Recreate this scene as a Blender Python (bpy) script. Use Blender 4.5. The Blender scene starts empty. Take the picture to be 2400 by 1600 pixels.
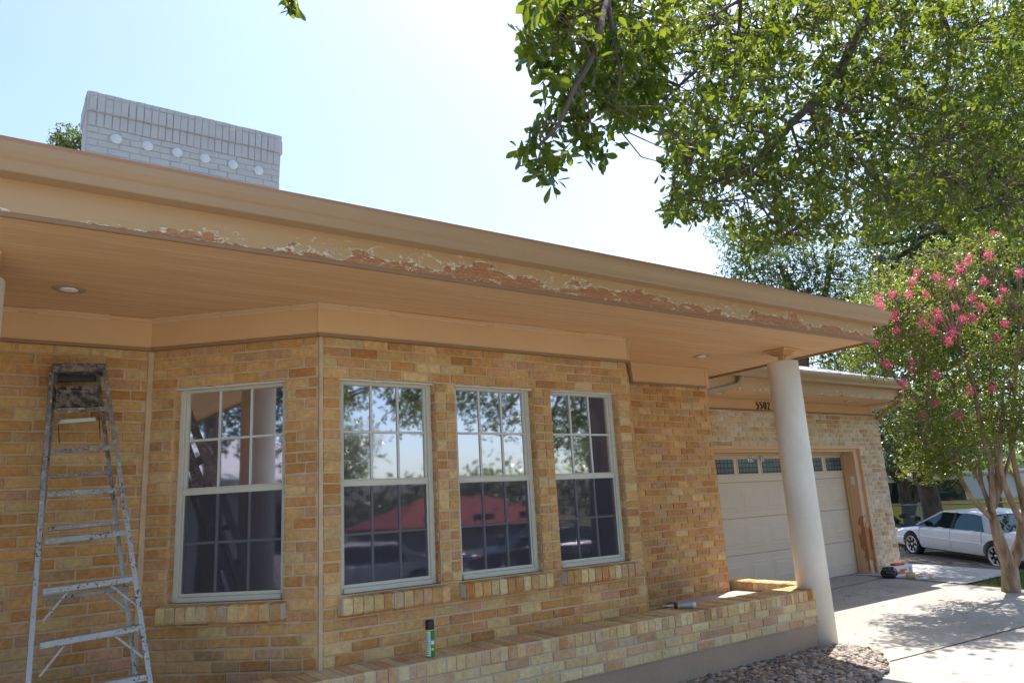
import bpy, bmesh, math, random
import numpy as np
from mathutils import Vector, Matrix
random.seed(7); rng = np.random.default_rng(11)
R = math.radians
S = bpy.context.scene
C = bpy.data.collections.new('scene'); S.collection.children.link(C)

# ------------------------------------------------------------------ camera, world, sun
FPX, YAW, PITCH, ROLL = 1725.1, R(35.329), R(12.659), R(-3.253)
fwd = Vector((math.sin(YAW)*math.cos(PITCH), math.cos(YAW)*math.cos(PITCH), math.sin(PITCH)))
right = Vector((math.cos(YAW), -math.sin(YAW), 0)); up = right.cross(fwd)
r2 = right*math.cos(ROLL)+up*math.sin(ROLL); u2 = -right*math.sin(ROLL)+up*math.cos(ROLL)
cam = bpy.data.objects.new('camera', bpy.data.cameras.new('camera')); C.objects.link(cam)
cam.matrix_world = Matrix((r2, u2, -fwd)).transposed().to_4x4()
cam.data.sensor_width = 36; cam.data.lens = FPX/2400*36; cam.data.clip_start = .05; cam.data.clip_end = 2000
S.camera = cam
SUN = Vector((.41, .19, 1)).normalized()
sel = math.asin(SUN.z); saz = math.atan2(SUN.x, SUN.y)
W = bpy.data.worlds.new('World'); S.world = W; W.use_nodes = True
nt = W.node_tree; sky = nt.nodes.new('ShaderNodeTexSky'); sky.sky_type = 'NISHITA'; sky.sun_disc = False
sky.sun_elevation = sel; sky.sun_rotation = saz; sky.air_density = 1.0; sky.dust_density = 1.9; sky.ozone_density = 2.6
nt.links.new(sky.outputs[0], nt.nodes['Background'].inputs[0]); nt.nodes['Background'].inputs[1].default_value = .090
sun = bpy.data.objects.new('sun', bpy.data.lights.new('sun', 'SUN')); C.objects.link(sun)
sun.data.energy = 2.5; sun.data.angle = R(.5); sun.data.color = (1, .95, .87)
sun.rotation_euler = SUN.to_track_quat('Z', 'Y').to_euler()
S.view_settings.view_transform = 'Standard'; S.view_settings.look = 'None'
S.view_settings.exposure = 1.84; S.view_settings.gamma = 1
S.cycles.max_bounces = 10; S.cycles.transparent_max_bounces = 16; S.cycles.diffuse_bounces = 6

def ray(u, v):
    return fwd + r2*((u-1200)/FPX) + u2*((800-v)/FPX)
def at(u, v, d): return ray(u, v)*d                      # point d metres deep along the view
def ony(u, v, y): d = ray(u, v); return d*(y/d.y)
def ground_z(x, y):
    z = -1.66 + .0417*min(max(y-4, 0), 3.6)
    if x > 14.8:
        z -= .035*min(x-14.8, 14)
        z -= .06*min(max(9.8-y, 0), 5)*min((x-14.8)/2, 1)
    return z
def gnd(u, v):
    d = ray(u, v); p = d*(-1.55/d.z)
    for _ in range(12): p = d*(ground_z(p.x, p.y)/d.z)
    return p

# ------------------------------------------------------------------ materials
def N(nt, t, **k):
    n = nt.nodes.new(t)
    for a, b in k.items(): setattr(n, a, b)
    return n
def newmat(name):
    m = bpy.data.materials.new(name); m.use_nodes = True
    return m, m.node_tree, m.node_tree.nodes['Principled BSDF'], m.node_tree.links
def mixc(nt, fac, a, b, mode='MIX'):
    n = N(nt, 'ShaderNodeMix', data_type='RGBA', blend_type=mode)
    for i, x in ((0, fac), (6, a), (7, b)):
        if hasattr(x, 'is_output'): nt.links.new(x, n.inputs[i])
        else: n.inputs[i].default_value = x if i == 0 or len(x) == 4 else (*x, 1)
    return n.outputs[2]
def noise(nt, scale, detail=4, vec=None, rough=.55, dist=0):
    n = N(nt, 'ShaderNodeTexNoise'); n.inputs['Scale'].default_value = scale; n.inputs['Detail'].default_value = detail
    n.inputs['Roughness'].default_value = rough; n.inputs['Distortion'].default_value = dist
    if vec is not None: nt.links.new(vec, n.inputs['Vector'])
    return n.outputs[0]
def ramp(nt, x, stops):
    n = N(nt, 'ShaderNodeValToRGB'); nt.links.new(x, n.inputs[0]); e = n.color_ramp.elements
    while len(e) < len(stops): e.new(.5)
    for i, (p, c) in enumerate(stops):
        e[i].position = p; e[i].color = (c, c, c, 1) if isinstance(c, (int, float)) else (*c, 1)
    return n.outputs[0]
def math_(nt, op, a, b=0.0, c=0.0):
    n = N(nt, 'ShaderNodeMath', operation=op)
    for i, x in enumerate((a, b, c)):
        if hasattr(x, 'is_output'): nt.links.new(x, n.inputs[i])
        else: n.inputs[i].default_value = x
    return n.outputs[0]
def bump(nt, b, h, strength=.3, dist=.01):
    n = N(nt, 'ShaderNodeBump'); n.inputs['Strength'].default_value = strength; n.inputs['Distance'].default_value = dist
    nt.links.new(h, n.inputs['Height']); nt.links.new(n.outputs[0], b.inputs['Normal'])
def geo(nt): return N(nt, 'ShaderNodeNewGeometry').outputs['Position']
def mapped(nt, vec, sc):
    n = N(nt, 'ShaderNodeMapping'); n.inputs['Scale'].default_value = sc; nt.links.new(vec, n.inputs['Vector']); return n.outputs[0]
def simple(name, col, rough=.6, metal=0, var=.12, scale=6, bmp=.1, bscale=60, spec=.5):
    m, nt, b, L = newmat(name); p = geo(nt)
    c2 = tuple(x*(1-var*2) for x in col); c3 = tuple(min(1, x*(1+var)) for x in col)
    L.new(mixc(nt, noise(nt, scale, 5, p), c2, c3), b.inputs['Base Color'])
    b.inputs['Roughness'].default_value = rough; b.inputs['Metallic'].default_value = metal
    b.inputs['Specular IOR Level'].default_value = spec
    if bmp: bump(nt, b, noise(nt, bscale, 4, p), bmp, .004)
    return m
def brick_mat(name, tint=(1, 1, 1), wash=.0, washcol=(.75, .68, .58)):
    m, nt, b, L = newmat(name); p = geo(nt)
    a = N(nt, 'ShaderNodeAttribute', attribute_name='bc').outputs['Color']
    n1 = ramp(nt, noise(nt, 28, 6, p, .65), [(.25, .68), (.75, 1.25)])
    c = mixc(nt, 1, a, n1, 'MULTIPLY')
    n2 = ramp(nt, noise(nt, 3.2, 5, p), [(.35, .86), (.7, 1.1)])
    c = mixc(nt, 1, c, n2, 'MULTIPLY')
    c = mixc(nt, 1, c, tint, 'MULTIPLY')
    f = ramp(nt, noise(nt, 90, 3, p), [(.66, 0), (.72, .55)])          # little pale crumbs
    c = mixc(nt, f, c, (.5, .38, .24))
    c = mixc(nt, ramp(nt, noise(nt, 11, 6, p, .7, .6), [(.52, 0), (.68, .45)]), c, (.60, .46, .30))      # mortar smears
    c = mixc(nt, ramp(nt, noise(nt, 17, 5, p, .7), [(.60, 0), (.72, .35)]), c, (.34, .19, .085))
    if wash:
        f = math_(nt, 'MULTIPLY', ramp(nt, noise(nt, 2.1, 6, p, .6), [(.42, 0), (.66, 1)]), wash)
        c = mixc(nt, f, c, washcol)
    L.new(c, b.inputs['Base Color']); b.inputs['Roughness'].default_value = .9; b.inputs['Specular IOR Level'].default_value = .2
    bump(nt, b, noise(nt, 70, 6, p, .7), .55, .006)
    return m
M = {}
M['brick'] = brick_mat('brick', (1.06, 1.01, .90))
M['brick_garage'] = brick_mat('brick_garage', (1.05, .98, .86), .55)
M['brick_low'] = brick_mat('brick_low', (1.04, .99, .90), .25, (.76, .64, .47))
M['mortar'] = simple('mortar', (.66, .48, .30), .95, var=.18, scale=9, bmp=.5, bscale=90, spec=.1)
M['mortar_low'] = simple('mortar_low', (.62, .55, .46), .95, var=.18, scale=9, bmp=.5, bscale=90, spec=.1)
M['mortar_pale'] = simple('mortar_pale', (.76, .67, .57), .95, var=.15, scale=9, bmp=.5, bscale=90, spec=.1)
M['paint'] = simple('tan_paint', (.68, .43, .225), .5, var=.05, scale=2.5, bmp=.06, bscale=120)
M['gutter_paint'] = simple('gutter_paint', (.43, .285, .165), .38, var=.06, scale=2, bmp=.03, bscale=40)
M['trim_edge'] = simple('trim_edge', (.33, .19, .10), .6, var=.1, scale=5)  # brown trim, darkened so the colour carries the fascia lip's groove shade
M['drip'] = simple('drip_edge_paint', (.42, .235, .11), .5, var=.1, scale=4)
M['caulk'] = simple('caulk', (.74, .66, .54), .6, var=.1, scale=30)
M['chim'] = simple('chimney_paint', (.45, .44, .425), .75, var=.09, scale=5, bmp=.35, bscale=60, spec=.2)
M['chim_mortar'] = simple('chimney_joint', (.47, .465, .46), .9, var=.1, scale=8)
M['white_disc'] = simple('white_plate', (.60, .61, .61), .5, var=.06)
M['frame'] = simple('window_frame', (.62, .60, .50), .45, var=.06, scale=12)
M['muntin'] = simple('window_muntin', (.64, .65, .60), .45, var=.05, scale=12)
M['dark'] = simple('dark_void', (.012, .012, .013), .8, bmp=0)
M['black'] = simple('black_plastic', (.02, .02, .022), .4, var=.2, bmp=0)
M['rubber'] = simple('rubber', (.02, .02, .021), .8, var=.2)
M['white'] = simple('white_plastic', (.78, .77, .74), .4, var=.03, bmp=0)
M['car_white'] = simple('car_paint', (.80, .81, .82), .18, var=.02, bmp=0)
M['car_dark'] = simple('dark_car_paint', (.03, .035, .045), .2, var=.02, bmp=0)
M['chrome'] = simple('alloy', (.7, .7, .71), .3, metal=1, var=.05, bmp=0)
M['yellow'] = simple('yellow_paint', (.72, .52, .03), .4, var=.06)
M['orange'] = simple('orange_ink', (.80, .16, .03), .5)
M['green'] = simple('green_ink', (.02, .30, .05), .35, var=.3, scale=60)
M['yellow_ink'] = simple('yellow_ink', (.85, .7, .03), .4)
M['label'] = simple('label_paper', (.62, .72, .68), .5, var=.05)
M['amber'] = simple('amber_lens', (.75, .28, .12), .2)
M['galv'] = simple('galvanised', (.28, .29, .30), .45, metal=.7, var=.15)
M['pebble_soil'] = simple('bed_soil', (.10, .07, .05), .95, var=.3, scale=20)
M['board'] = simple('bench_board', (.42, .36, .32), .7, var=.12, scale=8)
M['carton'] = simple('carton', (.78, .77, .78), .6, var=.04)
M['tape'] = simple('masking_tape', (.72, .58, .33), .6, var=.08)
M['bag'] = simple('plastic_bag', (.85, .62, .52), .35, var=.1)
M['red'] = simple('red_plastic', (.75, .05, .02), .4)
M['door'] = simple('garage_door_paint', (.69, .57, .455), .55, var=.03, scale=2, bmp=.12, bscale=90)
M['siding'] = simple('white_siding', (.72, .70, .68), .7, var=.05)
M['redroof'] = simple('red_roof', (.36, .085, .07), .8, var=.15, scale=3)
M['greyroof'] = simple('grey_roof', (.22, .22, .24), .85, var=.15, scale=3)
M['skin_metal'] = simple('trailer_panel', (.60, .64, .68), .5, var=.05)

def m_plank():
    m, nt, b, L = newmat('soffit_plank'); p = geo(nt)
    sp = N(nt, 'ShaderNodeSeparateXYZ'); L.new(p, sp.inputs[0])
    y = math_(nt, 'DIVIDE', sp.outputs[1], .0815)
    fr = math_(nt, 'FRACT', y); idx = math_(nt, 'FLOOR', y)
    d = math_(nt, 'MINIMUM', fr, math_(nt, 'SUBTRACT', 1, fr))           # distance to a joint
    groove = ramp(nt, d, [(.0, 0), (.045, 1)])
    # per-joint random
    jid = math_(nt, 'ROUND', y)
    cb = N(nt, 'ShaderNodeCombineXYZ'); L.new(math_(nt, 'MULTIPLY', sp.outputs[0], .55), cb.inputs[0]); L.new(math_(nt, 'MULTIPLY', jid, 3.7), cb.inputs[1])
    st = ramp(nt, noise(nt, 1.6, 3, cb.outputs[0]), [(.44, 0), (.52, 1)])
    line = ramp(nt, d, [(.0, 1), (.04, 1), (.055, 0)])
    streak = math_(nt, 'MULTIPLY', st, line)
    wn = N(nt, 'ShaderNodeTexWhiteNoise', noise_dimensions='1D'); L.new(idx, wn.inputs['W'])
    base = mixc(nt, wn.outputs[0], (.70, .43, .215), (.75, .47, .245))
    base = mixc(nt, ramp(nt, noise(nt, 3, 5, mapped(nt, p, (.4, 4, 1))), [(.3, .0), (.8, .5)]), base, (.64, .37, .185))
    base = mixc(nt, math_(nt, 'SUBTRACT', 1, groove), base, (.46, .255, .125))
    base = mixc(nt, math_(nt, 'MULTIPLY', streak, .9), base, (.80, .66, .48))
    L.new(base, b.inputs['Base Color']); b.inputs['Roughness'].default_value = .55
    bump(nt, b, groove, .25, .003)
    return m
M['plank'] = m_plank()
def m_peel(name, zb, x0, grow, off=0.0):
    """old tan paint that has flaked from the lower edge of a board: bare wood, cream primer rim, stains"""
    m, nt, b, L = newmat(name); p = geo(nt)
    sp = N(nt, 'ShaderNodeSeparateXYZ'); L.new(p, sp.inputs[0]); X = sp.outputs[0]
    h = math_(nt, 'SUBTRACT', sp.outputs[2], zb)
    flat = N(nt, 'ShaderNodeCombineXYZ'); L.new(math_(nt, 'ADD', X, off), flat.inputs[0]); L.new(math_(nt, 'MULTIPLY', h, 2.2), flat.inputs[1])
    n1 = noise(nt, 1.9, 3, flat.outputs[0]); n2 = noise(nt, 9, 6, flat.outputs[0], .65, .4)
    amt = N(nt, 'ShaderNodeMapRange'); L.new(X, amt.inputs[0])
    amt.inputs[1].default_value = x0; amt.inputs[2].default_value = x0+grow; amt.inputs[3].default_value = -.02; amt.inputs[4].default_value = .085
    lim = math_(nt, 'ADD', amt.outputs[0], math_(nt, 'MULTIPLY', math_(nt, 'SUBTRACT', n1, .49), .42))
    lim = math_(nt, 'ADD', lim, math_(nt, 'MULTIPLY', math_(nt, 'SUBTRACT', n2, .5), .24))
    e = math_(nt, 'SUBTRACT', lim, h)                     # >0 : paint gone
    wood = ramp(nt, math_(nt, 'ADD', math_(nt, 'MULTIPLY', e, 20), .5), [(.49, 0), (.53, 1)])
    rim = ramp(nt, math_(nt, 'ADD', math_(nt, 'MULTIPLY', e, 12), .5), [(.22, 0), (.28, 1)])
    n3 = noise(nt, 22, 4, flat.outputs[0], .6, .8)
    rim = math_(nt, 'MULTIPLY', rim, ramp(nt, n3, [(.44, .05), (.54, 1)]))
    stain = math_(nt, 'MULTIPLY', ramp(nt, math_(nt, 'ADD', math_(nt, 'MULTIPLY', e, 6), .6), [(.0, 0), (.4, 1)]), ramp(nt, noise(nt, 7, 5, flat.outputs[0], .7, .5), [(.42, 0), (.62, 1)]))
    grain = noise(nt, 30, 5, mapped(nt, p, (.06, 1, 1.6)))
    wc = mixc(nt, grain, (.26, .09, .03), (.66, .32, .15))
    wc = mixc(nt, ramp(nt, n3, [(.60, 0), (.66, .75)]), wc, (.62, .52, .38))
    c = mixc(nt, stain, (.53, .335, .18), (.50, .325, .125))
    c = mixc(nt, rim, c, (.78, .68, .50))
    c = mixc(nt, wood, c, wc)
    n4 = noise(nt, 5.5, 5, flat.outputs[0], .6, 1.2); near_ = ramp(nt, math_(nt, 'ADD', math_(nt, 'MULTIPLY', e, 5), .75), [(.1, 0), (.5, 1)])
    c = mixc(nt, math_(nt, 'MULTIPLY', near_, ramp(nt, n4, [(.63, 0), (.645, 1)])), c, (.76, .66, .48))
    c = mixc(nt, math_(nt, 'MULTIPLY', near_, ramp(nt, n4, [(.66, 0), (.675, 1)])), c, wc)
    L.new(c, b.inputs['Base Color']); b.inputs['Roughness'].default_value = .6
    hh = math_(nt, 'SUBTRACT', math_(nt, 'MULTIPLY', rim, .6), math_(nt, 'MULTIPLY', wood, 1.2))
    bump(nt, b, math_(nt, 'ADD', hh, math_(nt, 'MULTIPLY', grain, .15)), .8, .006)
    return m
M['peel'] = m_peel('peeling_fascia', 1.580, .2, 2.6)
M['peel_garage'] = m_peel('peeling_garage_fascia', 1.49, 17, 12, 7.3)
def m_jamb():
    m, nt, b, L = newmat('garage_jamb_paint'); p = geo(nt)
    sp = N(nt, 'ShaderNodeSeparateXYZ'); L.new(p, sp.inputs[0])
    n = noise(nt, 7, 6, mapped(nt, p, (1, 1.6, .5)), .6, .4)
    zz = math_(nt, 'ABSOLUTE', math_(nt, 'ADD', sp.outputs[2], .92))
    yy = math_(nt, 'ABSOLUTE', math_(nt, 'SUBTRACT', sp.outputs[1], 7.74))
    lim = math_(nt, 'SUBTRACT', math_(nt, 'SUBTRACT', math_(nt, 'ADD', n, .12), math_(nt, 'MULTIPLY', zz, .62)), math_(nt, 'MULTIPLY', yy, 2.6))
    f = ramp(nt, lim, [(.30, 0), (.32, 1)])
    wood = mixc(nt, noise(nt, 25, 4, mapped(nt, p, (1, 1, .1))), (.28, .08, .02), (.60, .28, .12))
    L.new(mixc(nt, f, (.68, .45, .29), wood), b.inputs['Base Color']); b.inputs['Roughness'].default_value = .6
    return m
M['jamb'] = m_jamb()
def m_column():
    m, nt, b, L = newmat('column_stucco'); p = geo(nt)
    c = mixc(nt, ramp(nt, noise(nt, 2.2, 6, mapped(nt, p, (1, 1, .5))), [(.35, 0), (.7, 1)]), (.64, .62, .56), (.84, .83, .78))
    c = mixc(nt, ramp(nt, noise(nt, 30, 5, p), [(.62, 0), (.8, .5)]), c, (.42, .38, .33))
    L.new(c, b.inputs['Base Color']); b.inputs['Roughness'].default_value = .75
    bump(nt, b, noise(nt, 40, 5, p), .25, .004); return m
M['column'] = m_column()
def m_concrete(name, a=(.30, .28, .25), c2=(.43, .405, .37), spots=True):
    m, nt, b, L = newmat(name); p = geo(nt)
    c = mixc(nt, ramp(nt, noise(nt, .9, 7, p, .6), [(.3, 0), (.72, 1)]), a, c2)
    c = mixc(nt, ramp(nt, noise(nt, 60, 4, p), [(.3, .25), (.6, 0)]), c, tuple(x*.6 for x in a))
    if spots:
        c = mixc(nt, ramp(nt, noise(nt, 3.5, 7, p, .7, 1), [(.54, 0), (.68, .6)]), c, tuple(x*.5 for x in a))
        v = N(nt, 'ShaderNodeTexVoronoi'); v.inputs['Scale'].default_value = 7; L.new(p, v.inputs['Vector'])
        c = mixc(nt, ramp(nt, v.outputs['Distance'], [(.04, .8), (.085, 0)]), c, (.08, .065, .05))
    L.new(c, b.inputs['Base Color']); b.inputs['Roughness'].default_value = .85
    bump(nt, b, noise(nt, 120, 4, p), .25, .003); return m
M['concrete'] = m_concrete('concrete')
M['plaster'] = m_concrete('base_plaster', (.36, .25, .17), (.46, .34, .24), False)
M['path'] = m_concrete('path_concrete', (.32, .31, .30), (.44, .43, .42))
def m_ground(name, cols, sc=2.0):
    m, nt, b, L = newmat(name); p = geo(nt)
    c = mixc(nt, ramp(nt, noise(nt, sc, 8, p, .65), [(.35, 0), (.65, 1)]), cols[0], cols[1])
    c = mixc(nt, ramp(nt, noise(nt, sc*22, 5, p, .7), [(.5, 0), (.7, .8)]), c, cols[2])
    L.new(c, b.inputs['Base Color']); b.inputs['Roughness'].default_value = .95
    bump(nt, b, noise(nt, 40, 6, p, .7), .9, .03); return m
M['lawn'] = m_ground('lawn', ((.09, .11, .035), (.17, .16, .06), (.26, .22, .12)), .5)
M['litter'] = m_ground('leaf_litter', ((.07, .06, .05), (.14, .12, .10), (.22, .18, .13)), 3)
def m_shingle():
    m, nt, b, L = newmat('shingles'); p = geo(nt)
    br = N(nt, 'ShaderNodeTexBrick'); L.new(p, br.inputs['Vector'])
    br.inputs['Scale'].default_value = 1; br.inputs['Brick Width'].default_value = .3; br.inputs['Row Height'].default_value = .14
    br.inputs['Mortar Size'].default_value = .012; br.inputs['Color1'].default_value = (.30, .31, .34, 1); br.inputs['Color2'].default_value = (.44, .45, .48, 1)
    br.inputs['Mortar'].default_value = (.08, .08, .09, 1)
    L.new(mixc(nt, noise(nt, 80, 3, p), br.outputs[0], (.40, .41, .44)), b.inputs['Base Color']); b.inputs['Roughness'].default_value = .9
    L.new(br.outputs[0], b.inputs['Base Color']); bump(nt, b, br.outputs[1], -.6, .02); return m
M['shingle'] = m_shingle()
def m_glass(name, refl, tint, dark, warp=.02):
    m, nt, b, L = newmat(name); p = geo(nt)
    nt.nodes.remove(b); out = nt.nodes['Material Output']
    d = N(nt, 'ShaderNodeBsdfDiffuse'); d.inputs[0].default_value = (*dark, 1)
    g = N(nt, 'ShaderNodeBsdfGlossy'); g.inputs[0].default_value = (*tint, 1); g.inputs['Roughness'].default_value = .03
    bp = N(nt, 'ShaderNodeBump'); bp.inputs['Strength'].default_value = warp; bp.inputs['Distance'].default_value = .02
    L.new(noise(nt, 2.5, 2, p), bp.inputs['Height']); L.new(bp.outputs[0], g.inputs['Normal'])
    lw = N(nt, 'ShaderNodeFresnel'); lw.inputs[0].default_value = 1.5
    f = math_(nt, 'MINIMUM', math_(nt, 'ADD', lw.outputs[0], refl), .95)
    mx = N(nt, 'ShaderNodeMixShader'); L.new(f, mx.inputs[0]); L.new(d.outputs[0], mx.inputs[1]); L.new(g.outputs[0], mx.inputs[2])
    L.new(mx.outputs[0], out.inputs[0]); return m
M['glass'] = m_glass('window_glass', .55, (.96, .92, 1.0), (.07, .062, .085))
M['glass_low'] = m_glass('window_glass_low', .50, (.96, .92, 1.0), (.07, .062, .085))
M['carglass'] = m_glass('car_glass', .06, (.42, .55, .54), (.01, .02, .022), .0)
M['vanglass'] = m_glass('van_glass', .04, (.8, .9, .9), (.02, .022, .02), .0)
def m_screen():
    m, nt, b, L = newmat('insect_screen'); nt.nodes.remove(b); out = nt.nodes['Material Output']
    t = N(nt, 'ShaderNodeBsdfTransparent'); t.inputs[0].default_value = (.84, .84, .86, 1)
    d = N(nt, 'ShaderNodeBsdfDiffuse'); d.inputs[0].default_value = (.115, .11, .13, 1)
    mx = N(nt, 'ShaderNodeMixShader'); mx.inputs[0].default_value = .24
    L.new(t.outputs[0], mx.inputs[1]); L.new(d.outputs[0], mx.inputs[2]); L.new(mx.outputs[0], out.inputs[0]); return m
M['screen'] = m_screen()
def m_leaf(name, cols, trans=.45, gloss=.35, tcol=(.30, .42, .05)):
    m, nt, b, L = newmat(name); nt.nodes.remove(b); out = nt.nodes['Material Output']
    a = N(nt, 'ShaderNodeAttribute', attribute_name='bc').outputs['Fac']
    c = ramp(nt, a, [(0, cols[0]), (.5, cols[1]), (.85, cols[2]), (1, cols[3])])
    d = N(nt, 'ShaderNodeBsdfDiffuse'); L.new(c, d.inputs[0])
    t = N(nt, 'ShaderNodeBsdfTranslucent'); L.new(mixc(nt, .55, c, tcol), t.inputs[0])
    g = N(nt, 'ShaderNodeBsdfGlossy'); g.inputs['Roughness'].default_value = .38; g.inputs[0].default_value = (.7, .75, .7, 1)
    m1 = N(nt, 'ShaderNodeMixShader'); m1.inputs[0].default_value = trans; L.new(d.outputs[0], m1.inputs[1]); L.new(t.outputs[0], m1.inputs[2])
    fr = N(nt, 'ShaderNodeFresnel'); fr.inputs[0].default_value = 1.4
    m2 = N(nt, 'ShaderNodeMixShader'); L.new(math_(nt, 'MULTIPLY', fr.outputs[0], gloss), m2.inputs[0]); L.new(m1.outputs[0], m2.inputs[1]); L.new(g.outputs[0], m2.inputs[2])
    L.new(m2.outputs[0], out.inputs[0]); return m
M['leaf_oak'] = m_leaf('oak_leaf', ((.016, .042, .016), (.032, .066, .017), (.06, .10, .02), (.20, .25, .035)), .46, .14, (.46, .56, .03))
M['leaf_bg'] = m_leaf('back_oak_leaf', ((.025, .05, .022), (.05, .085, .03), (.11, .15, .05), (.22, .26, .09)), .4, .15, (.30, .42, .08))
M['leaf_myrtle'] = m_leaf('myrtle_leaf', ((.045, .08, .016), (.09, .135, .024), (.18, .22, .04), (.36, .35, .09)), .45, .12, (.52, .58, .06))
M['leaf_dark'] = m_leaf('dark_leaf', ((.02, .04, .018), (.03, .065, .022), (.05, .09, .03), (.09, .13, .04)), .3, .4)
M['petal'] = m_leaf('petal', ((.55, .05, .16), (.75, .10, .24), (.85, .25, .36), (.9, .45, .5)), .4, .1, (.9, .15, .3))
M['grass'] = m_leaf('grass_blade', ((.05, .07, .02), (.08, .10, .03), (.14, .14, .06), (.24, .20, .11)), .3, .2)
def m_bark(name, a, c2, sc=8):
    m, nt, b, L = newmat(name); p = geo(nt)
    n = noise(nt, sc, 6, mapped(nt, p, (1, 1, .25)), .65)
    L.new(mixc(nt, ramp(nt, n, [(.35, 0), (.65, 1)]), a, c2), b.inputs['Base Color']); b.inputs['Roughness'].default_value = .9
    bump(nt, b, n, .8, .03); return m
M['bark'] = m_bark('oak_bark', (.045, .033, .026), (.13, .10, .08))
M['twig'] = m_bark('twig_bark', (.07, .05, .035), (.17, .12, .085), 20)
M['myrtle_bark'] = m_bark('myrtle_bark', (.15, .095, .06), (.40, .30, .22), 9)
def m_ladder():
    m, nt, b, L = newmat('paint_spattered_aluminium'); p = geo(nt)
    n = noise(nt, 60, 3, p, .6, .5); n2 = noise(nt, 14, 5, p)
    c = mixc(nt, n2, (.32, .315, .30), (.46, .455, .43))
    big = ramp(nt, noise(nt, 5, 3, p), [(.42, 0), (.62, .10)])
    c = mixc(nt, ramp(nt, math_(nt, 'ADD', n, big), [(.64, 0), (.68, 1)]), c, (.05, .042, .036))
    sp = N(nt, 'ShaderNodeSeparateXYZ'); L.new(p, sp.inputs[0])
    brown_top = math_(nt, 'MULTIPLY', ramp(nt, math_(nt, 'ADD', math_(nt, 'MULTIPLY', sp.outputs[2], .8), .3), [(.1, 0), (.9, .8)]), ramp(nt, noise(nt, 18, 6, p, .7), [(.35, .2), (.6, 1)]))  # brown mottling that thickens towards the top of the ladder
    c = mixc(nt, brown_top, c, (.11, .085, .065))
    c = mixc(nt, ramp(nt, noise(nt, 45, 3, p), [(.62, 0), (.65, 1)]), c, (.50, .48, .43))
    L.new(c, b.inputs['Base Color']); b.inputs['Roughness'].default_value = .45; b.inputs['Metallic'].default_value = .15; return m
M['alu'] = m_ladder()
def m_laddertop():
    m, nt, b, L = newmat('spattered_plastic'); p = geo(nt)
    c = mixc(nt, ramp(nt, noise(nt, 26, 6, p, .7, .6), [(.42, 0), (.60, 1)]), (.03, .03, .035), (.26, .21, .17))
    L.new(c, b.inputs['Base Color']); b.inputs['Roughness'].default_value = .6; return m
M['ladtop'] = m_laddertop()
def m_leaded():
    m, nt, b, L = newmat('leaded_glass'); p = geo(nt)
    v = N(nt, 'ShaderNodeTexVoronoi', feature='DISTANCE_TO_EDGE'); v.inputs['Scale'].default_value = 1; v.inputs['Randomness'].default_value = 0
    L.new(mapped(nt, p, (11.0, 1, 13.0)), v.inputs['Vector'])
    f = ramp(nt, v.outputs['Distance'], [(.09, 0), (.13, 1)])
    L.new(mixc(nt, f, (.02, .022, .028), (.11, .15, .18)), b.inputs['Base Color']); b.inputs['Roughness'].default_value = .12; return m
M['leaded'] = m_leaded()
def m_stone():
    m, nt, b, L = newmat('river_pebble'); p = geo(nt)
    a = N(nt, 'ShaderNodeAttribute', attribute_name='bc').outputs['Color']
    L.new(mixc(nt, 1, a, ramp(nt, noise(nt, 60, 4, p), [(.3, .75), (.7, 1.2)]), 'MULTIPLY'), b.inputs['Base Color']); b.inputs['Roughness'].default_value = .6; return m
M['stone'] = m_stone()

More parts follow.
